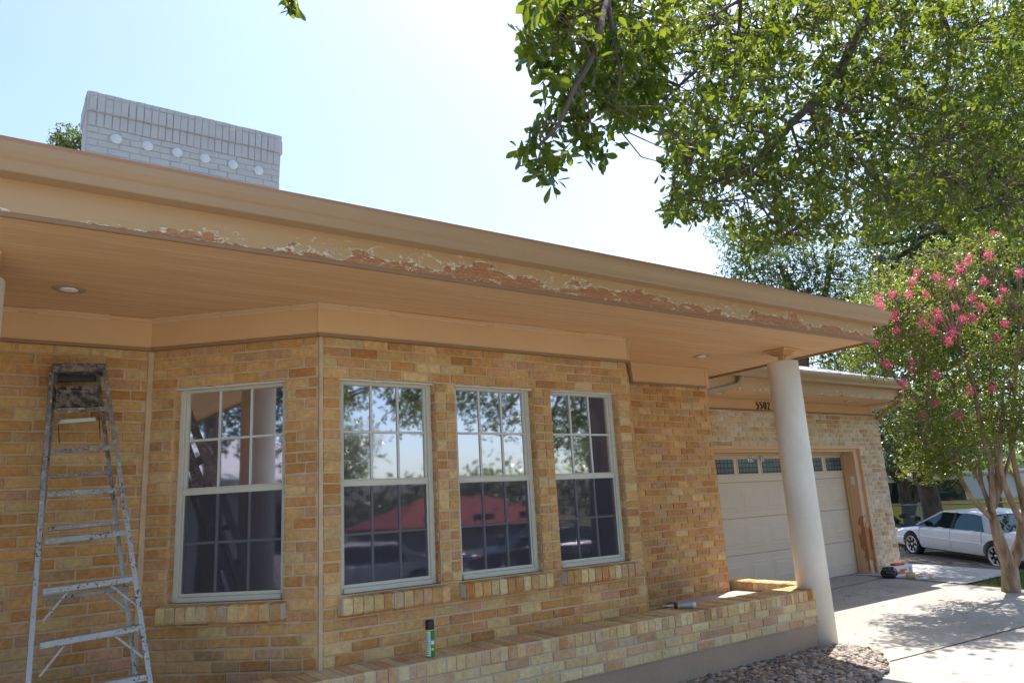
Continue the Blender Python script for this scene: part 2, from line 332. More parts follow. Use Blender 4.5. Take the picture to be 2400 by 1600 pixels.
# ------------------------------------------------------------------ mesh helpers
def link(o, parent=None):
    C.objects.link(o)
    if parent is not None: o.parent = parent
    return o
def tag(o, label=None, cat=None, group=None, kind=None):
    for k, v in (('label', label), ('category', cat), ('group', group), ('kind', kind)):
        if v: o[k] = v
    return o
def empty(name, loc, label, cat, group=None):
    o = bpy.data.objects.new(name, None); o.location = loc; C.objects.link(o); o.empty_display_size = .2
    return tag(o, label, cat, group)
class MB:
    """collects faces in world coordinates and links them as one mesh object"""
    def __init__(s): s.v = []; s.f = []; s.mi = []; s.c = []; s.sm = []
    def add(s, vs, fs, mi=0, col=None, smooth=False):
        b = len(s.v); s.v += [tuple(x) for x in vs]; s.f += [tuple(i+b for i in f) for f in fs]
        s.mi += [mi]*len(fs); s.sm += [smooth]*len(fs); s.c += [col or (1, 1, 1)]*len(vs)
    def frame(s, O, U, V, Nn, a, b, mi=0, col=None, bev=0):
        """box spanning a..b in the frame (O;U,V,N)"""
        O, U, V, Nn = map(Vector, (O, U, V, Nn))
        P = lambda x, y, z: O+U*x+V*y+Nn*z
        (x0, y0, z0), (x1, y1, z1) = a, b
        if x1 < x0: x0, x1 = x1, x0
        if y1 < y0: y0, y1 = y1, y0
        if z1 < z0: z0, z1 = z1, z0
        e = bev
        if e:
            e = min(e, (x1-x0)/3, (y1-y0)/3, (z1-z0)/3)
            vs = [P(x, y, z) for z, i in ((z0, e), (z0+e, 0), (z1-e, 0), (z1, e)) for x, y in ((x0+i, y0+i), (x1-i, y0+i), (x1-i, y1-i), (x0+i, y1-i))]
            fs = [(3, 2, 1, 0), (12, 13, 14, 15)]
            for k in range(3):
                for j in range(4): fs.append((k*4+j, k*4+(j+1) % 4, k*4+4+(j+1) % 4, k*4+4+j))
        else:
            vs = [P(x, y, z) for z in (z0, z1) for x, y in ((x0, y0), (x1, y0), (x1, y1), (x0, y1))]
            fs = [(3, 2, 1, 0), (4, 5, 6, 7)]+[(j, (j+1) % 4, 4+(j+1) % 4, 4+j) for j in range(4)]
        if U.cross(V).dot(Nn) < 0: fs = [f[::-1] for f in fs]
        s.add(vs, fs, mi, col)
    def box(s, a, b, mi=0, col=None, bev=0): s.frame((0, 0, 0), (1, 0, 0), (0, 1, 0), (0, 0, 1), a, b, mi, col, bev)
    def tube(s, pts, rad, n=8, mi=0, caps=True, col=None, sy=1.0):
        pts = [Vector(p) for p in pts]; rad = rad if hasattr(rad, '__len__') else [rad]*len(pts)
        vs = []; prev = None
        for i, p in enumerate(pts):
            t = (pts[min(i+1, len(pts)-1)]-pts[max(i-1, 0)]).normalized()
            a = prev if prev is not None else (Vector((0, 0, 1)) if abs(t.z) < .9 else Vector((1, 0, 0)))
            a = (a-t*a.dot(t)).normalized(); b = t.cross(a); prev = a
            for k in range(n):
                an = 2*math.pi*k/n; vs.append(p+(a*math.cos(an)+b*math.sin(an)*sy)*rad[i])
        fs = [(i*n+k, i*n+(k+1) % n, (i+1)*n+(k+1) % n, (i+1)*n+k) for i in range(len(pts)-1) for k in range(n)]
        if caps: fs += [tuple(range(n))[::-1], tuple(range((len(pts)-1)*n, len(pts)*n))]
        s.add(vs, fs, mi, col, smooth=n > 5)
    def lathe(s, c, prof, n=32, mi=0, axis=(0, 0, 1), smooth=True):
        """prof: (radius, distance along the axis)"""
        c = Vector(c); ax = Vector(axis).normalized(); a = ax.orthogonal().normalized(); b = ax.cross(a)
        vs = [c+ax*h+(a*math.cos(2*math.pi*k/n)+b*math.sin(2*math.pi*k/n))*r for r, h in prof for k in range(n)]
        fs = [(i*n+k, i*n+(k+1) % n, (i+1)*n+(k+1) % n, (i+1)*n+k) for i in range(len(prof)-1) for k in range(n)]
        fs += [tuple(range(n))[::-1], tuple(range((len(prof)-1)*n, len(prof)*n))]
        s.add(vs, fs, mi, None, smooth)
    def prism(s, prof, O, A, B, L0, L1, mi=0):
        """2-D profile in (A,B) swept from L0 to L1 (vectors)"""
        O, A, B, L0, L1 = map(Vector, (O, A, B, L0, L1)); n = len(prof)
        vs = [O+A*x+B*y+L for L in (L0, L1) for x, y in prof]
        s.add(vs, [(k, (k+1) % n, n+(k+1) % n, n+k) for k in range(n)]+[tuple(range(n))[::-1], tuple(range(n, 2*n))], mi)
    def build(s, name, mats, parent=None, smooth=None):
        me = bpy.data.meshes.new(name); o = bpy.data.objects.new(name, me)
        off = Vector((0, 0, 0))
        if parent is not None:
            off = parent.matrix_basis.translation.copy(); pp = parent.parent
            while pp is not None: off += pp.matrix_basis.translation; pp = pp.parent
        elif s.v:
            A = np.array(s.v); off = Vector(((A[:, 0].min()+A[:, 0].max())/2, (A[:, 1].min()+A[:, 1].max())/2, A[:, 2].min())); o.location = off
        me.from_pydata([(x-off.x, y-off.y, z-off.z) for x, y, z in s.v], [], s.f)
        for m in (mats if isinstance(mats, (list, tuple)) else [mats]): me.materials.append(M[m])
        me.polygons.foreach_set('material_index', s.mi)
        me.polygons.foreach_set('use_smooth', s.sm if smooth is None else [smooth]*len(s.f))
        at_ = me.attributes.new('bc', 'FLOAT_COLOR', 'POINT'); at_.data.foreach_set('color', np.array([(*c, 1) for c in s.c], dtype=np.float32).ravel())
        me.update(); return link(o, parent)
def fixn(o):
    bm = bmesh.new(); bm.from_mesh(o.data); bmesh.ops.recalc_face_normals(bm, faces=bm.faces); bm.to_mesh(o.data); bm.free(); return o
def np_mesh(name, V, F, mat, parent=None, cval=None, smooth=False):
    """big quad/tri meshes from numpy arrays"""
    me = bpy.data.meshes.new(name); k = F.shape[1]
    off = np.zeros(3)
    if parent is not None:
        q = parent
        while q is not None: off += np.array(q.matrix_basis.translation); q = q.parent
    me.vertices.add(len(V)); me.vertices.foreach_set('co', (V-off).astype(np.float32).ravel())
    me.loops.add(F.size); me.loops.foreach_set('vertex_index', F.astype(np.int32).ravel())
    me.polygons.add(len(F)); me.polygons.foreach_set('loop_start', np.arange(0, F.size, k, dtype=np.int32))
    me.materials.append(M[mat]); me.update(calc_edges=True)
    if smooth: me.polygons.foreach_set('use_smooth', np.ones(len(F), dtype=bool))
    if cval is not None:
        c = np.ones((len(V), 4), np.float32); c[:, :3] = cval if cval.ndim == 2 else cval[:, None]
        a = me.attributes.new('bc', 'FLOAT_COLOR', 'POINT'); a.data.foreach_set('color', c.ravel())
    o = bpy.data.objects.new(name, me); return link(o, parent)

# ------------------------------------------------------------------ bricks
PAL = [((.54, .315, .13), 7), ((.57, .36, .16), 7), ((.50, .26, .10), 5), ((.44, .21, .08), 1), ((.54, .32, .19), 3), ((.60, .43, .22), 4), ((.46, .28, .14), 1), ((.52, .29, .15), 2)]
def pick(pal=PAL):
    c = random.choices([p[0] for p in pal], [p[1] for p in pal])[0]; k = random.uniform(.9, 1.12)
    return tuple(x*k for x in c)
PALG = [((.64, .50, .34), 4), ((.56, .37, .19), 3), ((.66, .53, .41), 4), ((.54, .38, .24), 2), ((.46, .29, .20), 1)]
PALL = [((.64, .49, .25), 5), ((.62, .43, .21), 4), ((.58, .35, .19), 3), ((.68, .54, .31), 4), ((.50, .29, .14), 2), ((.55, .40, .27), 2)]  # low-wall bricks; direct sky light is put into this paler palette
PALC = [((.36, .36, .37), 1)]
JT = .0145
def brick(mb, O, U, Nn, u0, u1, v0, v1, col, mi=0, proud=0):
    j = JT/2; r = lambda s: random.uniform(-s, s)
    u0 += j+r(.0035); u1 -= j+r(.0035); v0 += j+r(.0028); v1 -= j+r(.0028)
    if u1-u0 < .012: return
    d = .010+r(.0025)+proud; e = .006; V = Vector((0, 0, 1))
    P = lambda x, y, z: O+U*x+V*y+Nn*z
    sk = r(.003)
    vs = [P(u0, v0, -.004), P(u1, v0+sk, -.004), P(u1, v1+sk, -.004), P(u0, v1, -.004),
          P(u0, v0, d-e*.6), P(u1, v0+sk, d-e*.6), P(u1, v1+sk, d-e*.6), P(u0, v1, d-e*.6),
          P(u0+e, v0+e, d+r(.001)), P(u1-e, v0+e+sk, d+r(.001)), P(u1-e, v1-e+sk, d+r(.001)), P(u0+e, v1-e, d+r(.001))]
    fs = [(8, 9, 10, 11)]
    for k in range(2):
        for q in range(4): fs.append((k*4+q, k*4+(q+1) % 4, k*4+4+(q+1) % 4, k*4+4+q))
    mb.add(vs, fs, mi, col)
def brick_region(mb, O, U, Nn, u0, u1, ztop, zbot, ch, mode='run', bl=.222, pal=PAL, row0=0, mort=1):
    """O lies on the wall plane at z=0"""
    O = Vector(O); U = Vector(U).normalized(); Nn = Vector(Nn).normalized(); V = Vector((0, 0, 1))
    mb.add([O+U*u0+V*zbot, O+U*u1+V*zbot, O+U*u1+V*ztop, O+U*u0+V*ztop], [(0, 1, 2, 3)], mort)
    n = max(1, round((ztop-zbot)/ch)); h = (ztop-zbot)/n
    for i in range(n):
        v1 = ztop-h*i; v0 = v1-h
        if mode == 'run':
            x = u0-(bl/2 if (i+row0) % 2 else 0)-random.uniform(0, .02)
            while x < u1-.001:
                L = bl+random.uniform(-.008, .008)
                a, b = max(x, u0), min(x+L, u1)
                if b-a > .03: brick(mb, O, U, Nn, a, b, v0, v1, pick(pal))
                x += L
        else:
            k = mode; w = (u1-u0)/k
            for q in range(k): brick(mb, O, U, Nn, u0+q*w, u0+q*w+w, v0, v1, pick(pal))

zF, zS, zC = 1.338, 1.582, -1.012
yE, yB, yM, yC = 4.235, 5.222, 6.16, 4.90
CH = .0783
house = empty('house', (3, 8, -1.6), 'tan brick single-storey house with deep porch eaves and peeling fascia paint', 'house')
UB, NB = Vector((1, 0, 0)), Vector((0, -1, 0))
# bay front
mb = MB(); O = (0, yB, 0); zT, zL = zF-4*CH, zF-24*CH
brick_region(mb, O, UB, NB, 1.955, 5.062, zF+.08, zT, CH)
for a, b, k in ((1.955, 2.09, 1), (2.905, 3.09, 2), (3.90, 4.092, 2), (4.908, 5.062, 1)): brick_region(mb, O, UB, NB, a, b, zT, zL, CH, k)
brick_region(mb, O, UB, NB, 1.955, 5.062, zL, zL-7*CH, CH)
mb.box((1.928, yB-.008, zL-7*CH), (1.956, yB+.05, zF+.05), 1, bev=.004)
for a, sgn in ((2.09, 1), (2.905, -1), (3.09, 1), (3.90, -1), (4.092, 1), (4.908, -1)):   # reveals
    brick_region(mb, (a, yB+.004, 0), (0, 1, 0), (sgn, 0, 0), 0, .11, zT, zL, CH, 1)
# right 45 degree side of the bay
d45 = Vector((1, 1, 0)).normalized(); n45 = Vector((1, -1, 0)).normalized()
brick_region(mb, (5.064, yB+.004, 0), d45, n45, 0.0, 1.32, zF+.05, zL-7*CH, CH)
mb.build('brick_wall', ['brick', 'mortar'], house)
# left 45 degree side
P0, P1 = Vector((.935, 6.15, 0)), Vector((1.935, yB, 0)); UA = (P1-P0).normalized(); NA = Vector((UA.y, -UA.x, 0)); LA = (P1-P0).length
mb = MB()
brick_region(mb, P0, UA, NA, 0.02, LA-.012, zF+.08, zT, CH)
brick_region(mb, P0, UA, NA, 0.02, .21, zT, zL, CH)
brick_region(mb, P0, UA, NA, 1.10, LA-.012, zT, zL, CH, bl=.17)
brick_region(mb, P0, UA, NA, 0.02, LA-.012, zL, zL-8*CH, CH)
brick_region(mb, P0+UA*1.10, -NA, -UA, 0, .11, zT, zL, CH, 1)
brick_region(mb, P0+UA*.21, -NA, UA, 0, .11, zT, zL, CH, 1)
mb.build('brick_wall', ['brick', 'mortar'], house)
mb = MB()
brick_region(mb, (0, 6.15, 0), UB, NB, -5, .915, zF+.08, -1.2, CH, bl=.226)
mb.box((.88, 6.16, -1.2), (1.0, 6.3, zF+.05), 1); mb.box((.912, 6.136, -1.2), (.952, 6.17, zF+.05), 1, bev=.006)
mb.build('brick_wall', ['brick', 'mortar'], house)
mb = MB()
brick_region(mb, (0, yM+.01, 0), UB, NB, 5.9, 7.36, zF+.03, -1.62, CH*1.0, bl=.215)
brick_region(mb, (7.368, yM+.012, 0), (0, 1, 0), (1, 0, 0), 0.0, 1.5, zF+.03, -1.62, CH, bl=.215)
mb.build('brick_wall', ['brick', 'mortar'], house)

mb = MB(); mb.box((7.20, 6.30, -1.6), (7.36, 16, 1.95)); mb.box((5.2, 6.25, -1.6), (7.2, 6.3, 1.55)); mb.build('leak_blocker', ['plaster'], house)  # unseen inner walls added to stop sun leaking through the shell
# windows
def window(O, U, Nn, w, zt, zl):
    """O on the wall face at the left edge of the opening, z = 0"""
    O = Vector(O); U = Vector(U); Nn = Vector(Nn); V = Vector((0, 0, 1)); h = zt-zl; D = -.095
    Q = O+Nn*D+V*zl
    fm = MB()
    def fr(a, b, mi=0, bev=.003, m=fm): m.frame(Q, U, V, Nn, a, b, mi, bev=bev)
    f = .042
    fr((0, 0, -.04), (f, h, .03)); fr((w-f, 0, -.04), (w, h, .03)); fr((f, h-f*.8, -.04), (w-f, h, .03)); fr((f, 0, -.04), (w-f, .035, .045))
    fr((f, .035, .0), (w-f, .06, .018)); fr((f, h*.5-.022, -.02), (w-f, h*.5+.022, .022)); fr((f-.01, h*.5+.02, .0), (w-f, h*.5+.03, .028))
    fr((f, 0.035, -.03), (f+.018, h-f*.8, .012)); fr((w-f-.018, .035, -.03), (w-f, h-f*.8, .012))
    wo = fm.build('window', ['frame'], house)
    s = f+.018
    def pane(a, b, mat, name='pane', z=-.012):
        m = MB(); m.frame(Q, U, V, Nn, (s, a, z), (w-s, b, z+.004)); return m.build(name, [mat], wo)
    pane(h*.5+.022, h-f*.8, 'glass'); pane(.06, h*.5-.022, 'glass_low')
    m = MB(); mid = h*.5
    for lo, hi in ((mid+.022, h-f*.8), (.06, mid-.022)):
        for k in (1, 2): x = s+(w-2*s)*k/3; m.frame(Q, U, V, Nn, (x-.009, lo, -.006), (x+.009, hi, .004), bev=.002)
        y = (lo+hi)/2; m.frame(Q, U, V, Nn, (s, y-.009, -.005), (w-s, y+.009, .005), bev=.002)
    m.build('muntin_grid', ['muntin'], wo)
    m = MB(); m.frame(Q, U, V, Nn, (s-.004, .06, .010), (w-s+.004, mid-.024, .0115)); m.build('insect_screen', ['screen'], wo)
    m = MB()                                                       # ragged caulk along the head
    for k in range(14):
        a, b = w*k/14, w*(k+1)/14
        m.frame(O+V*(zt-.008), U, V, Nn, (a, -.004-random.random()*.006, -.06), (b, .006, -.004-random.random()*.012))
    m.build('head_trim', ['caulk'], wo)
    # rowlock sill
    m = MB(); n = round((w+.04)/.078); bw = (w+.06)/n
    for k in range(n):
        a = -.03+k*bw+.006; b = a+bw-.012; c = pick(PAL if random.random() < .5 else PALL); out = .095+random.uniform(-.004, .004)
        q = [(a, -.115, -.01), (b, -.115, -.01), (b, -.115, out), (a, -.115, out), (a, .0, -.10), (b, .0, -.10), (b, -.022, out), (a, -.022, out)]
        e = .008
        q = [(a, -.128, -.01), (b, -.128, -.01), (b, -.128, out-e), (a, -.128, out-e), (b, -.112, out), (a, -.112, out), (b, -.026, out), (a, -.026, out), (b, -.016, out-e), (a, -.016, out-e), (b, .0, -.10), (a, .0, -.10)]
        vs = [O+V*zl+U*x+V*y+Nn*z for x, y, z in q]
        m.add(vs, [(0, 1, 2, 3), (3, 2, 4, 5), (5, 4, 6, 7), (7, 6, 8, 9), (9, 8, 10, 11), (0, 3, 5, 7, 9, 11), (1, 10, 8, 6, 4, 2)], 0, c)
    a, b = -.028, w+.028
    q = [(a, -.122, -.01), (b, -.122, -.01), (b, -.122, .084), (a, -.122, .084), (b, -.024, .084), (a, -.024, .084), (b, -.006, -.10), (a, -.006, -.10)]
    m.add([O+V*zl+U*x+V*y+Nn*z for x, y, z in q], [(0, 1, 2, 3), (3, 2, 4, 5), (5, 4, 6, 7), (0, 3, 5, 7), (1, 6, 4, 2)], 1)
    m.build('sill', ['brick', 'mortar_low'], wo)
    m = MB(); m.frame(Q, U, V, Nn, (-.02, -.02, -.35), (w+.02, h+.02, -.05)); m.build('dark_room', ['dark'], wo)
    return wo
window((2.094, yB, 0), UB, NB, .807, zT, zL); window((3.094, yB, 0), UB, NB, .802, zT, zL); window((4.096, yB, 0), UB, NB, .808, zT, zL)
window(P0+UA*.214, UA, NA, .882, zT, zL)

# frieze boards, soffit, eave
def board(mb, A, B, z0, z1, t, mi=0, off=.012):
    A, B = Vector(A), Vector(B); U = (B-A).normalized(); Nn = Vector((U.y, -U.x, 0)); mb.frame(A, U, (0, 0, 1), Nn, (0, z0, off), ((B-A).length, z1, off+t), mi, bev=.002)
segs = [((-5, 6.15, 0), (.935-.01, 6.15, 0)), ((.935+.008, 6.15-.008, 0), (1.945, yB-.008, 0)), ((1.905, yB, 0), (5.066, yB, 0)), ((5.07, yB, 0), (6.0, 6.15, 0)), ((5.97, yM, 0), (7.30, yM, 0))]
for A, B in segs:
    mb = MB(); board(mb, A, B, zF, zS-.002, .022); board(mb, A, B, zF-.012, zF+.012, .034, 1)
    board(mb, A, B, zS-.035, zS-.003, .036); o = mb.build('frieze_board', ['paint', 'trim_edge'], house)
    cm = MB(); A_, B_ = Vector(A), Vector(B); L_ = (B_-A_).length; U = (B_-A_).normalized(); Nn = Vector((U.y, -U.x, 0)); x = 0
    while x < L_:                                                    # broken caulk line
        l = random.uniform(.2, .9)
        if random.random() < .7: cm.frame(A_, U, (0, 0, 1), Nn, (x, zS-.0385, .046), (min(x+l, L_), zS-.034, .050))
        if random.random() < .6 or L_ < 1.2: cm.frame(A_, U, (0, 0, 1), Nn, (x, zS-.006, .046), (min(x+l, L_), zS-.002, .051))
        x += l*random.uniform(1, 1.3)
    cm.build('caulk_bead', ['caulk'], o)
mb = MB(); mb.box((7.30, 6.12, zF-.01), (7.36, 7.6, zS-.003), 0, bev=.003); mb.build('frieze_board', ['paint'], house)
xR = 7.95
mb = MB(); mb.box((-5, yE+.02, zS), (xR-.02, 7.0, zS+.012)); mb.build('soffit', ['plank'], house)
mb = MB()
mb.box((-5, yE-.003, zS-.026), (xR+.003, yE+.022, zS+.0), 1, bev=.003); mb.box((xR-.022, yE+.0225, zS-.026), (xR+.003, 6.9, zS-.0005), 1, bev=.003)
mb.box((-5, yE, zS+.0005), (xR, yE+.02, 1.775), 0); mb.box((xR-.02, yE+.0205, zS+.0005), (xR, 7.0, 1.93), 2)
mb.build('fascia', ['peel', 'trim_edge', 'paint'], house)
GP = [(0, 0), (.098, 0), (.104, .006), (.112, .040), (.118, .052), (.132, .066), (.150, .092), (.157, .118), (.157, .134), (.148, .136), (.146, .122), (.11, .055), (.09, .012), (.008, .010), (.006, .135), (0, .135)]
def gutter(x0, x1, yb, zb, name='gutter', k=1.0, joints=()):
    mb = MB(); n = len(GP)
    mb.prism([(a*k, b*k) for a, b in GP], (0, yb, zb), (0, -1, 0), (0, 0, 1), (x0, 0, 0), (x1, 0, 0))
    o = fixn(mb.build(name, ['gutter_paint'], house)); return o
gutter(-5, 8.10, yE-.001, 1.757)
mb = MB(); mb.prism([(a, b) for a, b in [(0, 0), (.098, 0), (.112, .04), (.132, .066), (.157, .118), (.157, .136), (0, .136)]], (0, yE-.001, 1.757), (0, -1, 0), (0, 0, 1), (8.1, 0, 0), (8.104, 0, 0))
fixn(mb.build('gutter_end_cap', ['gutter_paint'], house))
mb = MB(); e0 = 1.972
mb.box((-5, yE-.030, 1.925), (8.09, yE-.022, e0), 1)                    # drip edge
pe = [(-5, yE-.034, e0), (8.12, yE-.034, e0), (5.12, yE+2.966, e0+.3*3), (-5, yE+2.966, e0+.3*3)]
rl = [(-5, 12.2, e0+.3*7.99), (2, 12.2, e0+.3*7.0)]
ridge = Vector((2.0, 10.2, e0+.3*6.0))
vs = [(-5, yE-.034, e0), (8.12, yE-.034, e0), (2.12, yE+5.966, e0+1.8), (-5, yE+5.966, e0+1.8), (8.12, 16, e0), (-5, 16.2, e0)]
vs2 = [(x, y, z-.03) for x, y, z in vs]
mb.add(vs+vs2, [(0, 1, 2, 3), (1, 4, 2), (3, 2, 4, 5), (7, 6, 9, 8)], 0); mb.add(vs+vs2, [(0, 6, 7, 1), (1, 7, 10, 4)], 2)
mb.build('roof', ['shingle', 'trim_edge', 'drip'], house)
mb = MB(); mb.box((8.0, yE-.03, 1.93), (8.09, 7.0, e0-.035), 0); mb.build('rake_board', ['paint'], house)
# recessed soffit lights
def can_light(x, y, z):
    m = MB(); m.lathe((x, y, z-.006), [(.055, .0), (.098, .0), (.10, .004), (.10, .0058)], 28); o = m.build('recessed_light', ['gutter_paint'], house)
    m = MB(); m.lathe((x, y, z-.016), [(.03, 0), (.052, .004), (.056, .012)], 24); m.build('light_lens', ['white'], o)
can_light(6.624, 5.573, zS); can_light(.314, 5.512, zS)
# columns
def column(x, y, zb):
    m = MB(); r = .168
    m.lathe((x, y, zb), [(r, 0), (r, 2.2), (r, zS-.155-zb), (r-.006, zS-.143-zb), (r-.02, zS-.137-zb)], 48); o = m.build('porch_column', ['column'], house)
    m = MB()
    m.box((x-.03, y-.03, zS-.14), (x+.03, y+.03, zS-.055), 0, bev=.004)
    for a, z0, z1 in ((.078, -.066, -.05), (.095, -.05, -.036), (.115, -.036, -.022), (.138, -.022, -.0015)): m.box((x-a, y-a, zS+z0), (x+a, y+a, zS+z1), 0, bev=.005)
    m.build('capital', ['paint'], o)
column(7.30, 4.99, -1.70); column(-.20, 4.99, -1.70)

# chimney
mb = MB(); cx0, cx1, cy = .565, 2.775, 9.0; zt = 4.985
mb.box((cx0, cy, 2.4), (cx1, cy+.55, zt-.02), 1)
def cbr(mb, O, U, Nn, L, zt):
    global JT
    JT = .007
    O = Vector(O); U = Vector(U); Nn = Vector(Nn)
    z = zt-.425
    while z > 3.0:
        row = int((zt-z)/.081); x = -(.11 if row % 2 else 0)
        while x < L:
            a, b = max(0, x), min(L, x+.222)
            if b-a > .03: brick(mb, O, U, Nn, a, b, z-.081, z, (1, 1, 1))
            x += .222
        z -= .081
    n = round(L/.083); w = L/n
    for k in range(n):
        brick(mb, O+Nn*.0, U, Nn, k*w, k*w+w, zt-.425, zt-.247, (1, 1, 1), proud=.006)
        brick(mb, O+Nn*.02, U, Nn, k*w, k*w+w, zt-.247, zt-.067, (1, 1, 1), proud=.012)
        brick(mb, O+Nn*.012, U, Nn, k*w, k*w+w, zt-.067, zt+.005, (1, 1, 1), proud=.008)
cbr(mb, (cx0, cy, 0), (1, 0, 0), (0, -1, 0), cx1-cx0, zt); cbr(mb, (cx0, cy+.55, 0), (0, -1, 0), (-1, 0, 0), .55, zt); cbr(mb, (cx1, cy, 0), (0, 1, 0), (1, 0, 0), .55, zt)
mb.box((cx0-.022, cy-.022, zt-.247), (cx1+.022, cy+.572, zt-.003), 1)
chim = mb.build('chimney', ['chim', 'chim_mortar'], house)
for (px, py) in ((657, 305), (835, 345), (1002, 382), (1160, 415), (1317, 450), (1462, 484)):
    p = ony(px/2.4125, 200+py/2.4125, cy-.01)
    m = MB(); m.lathe((p.x, cy-.008, p.z), [(.062, 0), (.062, .012), (.054, .020), (.028, .022), (.022, .030), (.0, .032)], 24, axis=(0, -1, 0)); m.build('anchor_plate', ['white_disc'], chim)
m = MB(); m.box((2.02, 9.15, zt), (2.22, 9.35, zt+.05)); m.box((1.98, 9.11, zt+.05), (2.26, 9.39, zt+.062)); m.build('flue_cap', ['trim_edge'], chim)

JT = .0145
# ------------------------------------------------------------------ garage wing
yG = 7.672; GC = .0803
mb = MB(); O = (0, yG, 0)
brick_region(mb, O, UB, NB, 7.38, 13.22, zF+.05, .748, GC, pal=PALG, bl=.21)
brick_region(mb, O, UB, NB, 13.22, 14.015, zF+.05, .748, GC, pal=PALG, bl=.21, row0=1)
brick_region(mb, O, UB, NB, 13.22, 14.015, .748, -1.54, GC, pal=PALG, bl=.21)
brick_region(mb, O, UB, NB, 7.38, 8.0, .748, -1.54, GC, pal=PALG, bl=.21)
brick_region(mb, (14.025, yG+.004, 0), (0, 1, 0), (1, 0, 0), 0.0, 6, zF+.05, -1.54, GC, pal=PALG, bl=.21)
mb.build('garage_brick_wall', ['brick_garage', 'mortar_pale'], house)
yD = 7.95; xr, xl = 13.06, 8.12; zb, zt_ = -1.515, .72
mb = MB()
mb.box((xr, yG-.012, zb), (13.22, yG+.03, .70), 1, bev=.004) if False else None
mb.box((13.20, yG-.012, zb), (13.235, yG+.035, .762), 0, bev=.004)            # brick mould right
mb.box((13.06, yG+.036, zb), (13.19, yD+.05, .70), 1)                         # deep jamb board
mb.box((13.19, yG+.0, zb), (13.20, yG+.036, .74), 1)
mb.box((13.02, yD-.055, zb), (13.06, yD-.02, .66), 0, bev=.004)               # door stop
mb.build('door_jamb', ['paint', 'jamb'], house)
mb = MB()
mb.box((7.9, yG-.014, .700), (13.235, yG+.03, .760), 0, bev=.005); mb.box((7.9, yG+.032, .655), (13.19, yD+.05, .70), 0); mb.box((7.9, yD-.055, .62), (13.06, yD-.02, .655), 0, bev=.004)
mb.box((7.9, yG-.0, zb), (8.14, yD+.05, .655), 0)
mb.build('door_head_trim', ['paint'], house)
# door: 4 sections x 8 panels
dz = [zb+.005, -.94, -.375, .19, .66]; pw = (xr-xl)/8
mb = MB(); k_ = 7.95/7.85
for r in range(4):
    mb.box((xl, yD, dz[r]+.003), (xr, yD+.05, dz[r+1]-.003), 0, bev=.004)
    if r < 3:
        for c in range(8):
            a, b = xl+c*pw+.055, xl+(c+1)*pw-.055; z0, z1 = dz[r]+.10, dz[r+1]-.11
            for (e0, y0, e1, y1) in ((0, 0, .014, .004), (.014, .004, .05, .0045), (.05, .0045, .075, .010)):
                q = [(a+e0, yD-y0, z0+e0), (b-e0, yD-y0, z0+e0), (b-e0, yD-y0, z1-e0), (a+e0, yD-y0, z1-e0), (a+e1, yD-y1, z0+e1), (b-e1, yD-y1, z0+e1), (b-e1, yD-y1, z1-e1), (a+e1, yD-y1, z1-e1)]
                mb.add(q, [(k, (k+1) % 4, 4+(k+1) % 4, 4+k) for k in range(4)]+([(4, 5, 6, 7)] if e0 > .04 else []), 0)
door = mb.build('garage_door', ['door'], house)
for c in range(8):
    a, b = xl+c*pw+.055, xl+(c+1)*pw-.055; z0, z1 = .325, .565
    m = MB()
    for (x0, x1, w0, w1) in ((a-.02, b+.02, z0-.02, z0), (a-.02, b+.02, z1, z1+.02), (a-.02, a, z0, z1), (b, b+.02, z0, z1)): m.box((x0, yD-.010, w0), (x1, yD, w1), 0, bev=.003)
    o = m.build('door_window', ['door'], door); m = MB(); m.box((a, yD-.004, z0), (b, yD-.0005, z1)); m.build('leaded_pane', ['leaded'], o)
m = MB(); m.box((xl, yD-.004, zb-.006), (xr, yD+.03, zb+.006)); m.build('bottom_seal', ['rubber'], door)
# digits as tapered strokes
DIG = {'5': [[(.80, .97, .13), (.28, .97, .13)], [(.30, 1.0, .10), (.24, .54, .10)], [(.24, .56, .08), (.45, .62, .10), (.68, .55, .15), (.78, .34, .18), (.68, .12, .14), (.42, .02, .08), (.18, .08, .10)]],
       '0': [[(.5, 1.0, .06), (.28, .88, .13), (.18, .5, .18), (.28, .12, .13), (.5, .0, .06), (.72, .12, .13), (.82, .5, .18), (.72, .88, .13), (.5, 1.0, .06)]],
       '2': [[(.20, .78, .12), (.34, .96, .08), (.56, 1.0, .08), (.76, .84, .16), (.70, .58, .14), (.42, .28, .08), (.18, .05, .06)], [(.18, .05, .10), (.82, .05, .12)]]}
def digits(mb, txt, x, y, z, h, asp=.55, gap=.1, bold=1.0, mi=0, t=.008):
    for ch in txt:
        for st in DIG[ch]:
            for (a, b, w), (a2, b2, w2) in zip(st, st[1:]):
                p = Vector((x+a*h*asp, 0, z+b*h)); q = Vector((x+a2*h*asp, 0, z+b2*h)); d = (q-p).normalized(); n = Vector((-d.z, 0, d.x))
                W1, W2 = w*h*asp*.62*bold, w2*h*asp*.62*bold; p2 = p-d*W1*.4; q2 = q+d*W2*.4
                c = [p2+n*W1, q2+n*W2, q2-n*W2, p2-n*W1]
                mb.add([(v.x, y, v.z) for v in c]+[(v.x, y-t, v.z) for v in c], [(4, 5, 6, 7), (7, 6, 5, 4), (0, 1, 5, 4), (1, 2, 6, 5), (2, 3, 7, 6), (3, 0, 4, 7)], mi)
        x += h*asp*(1+gap)
for t, x in (('55', 10.30), ('02', 10.59)):
    m = MB(); m.box((x-.008, yD-.0135, .515), (x+.122, yD-.0105, .632), 1); digits(m, t, x+.002, yD-.0137, .525, .095, .56, .12, 1.6, 0, .001)
    m.build('number_decal', ['black', 'white'], door)
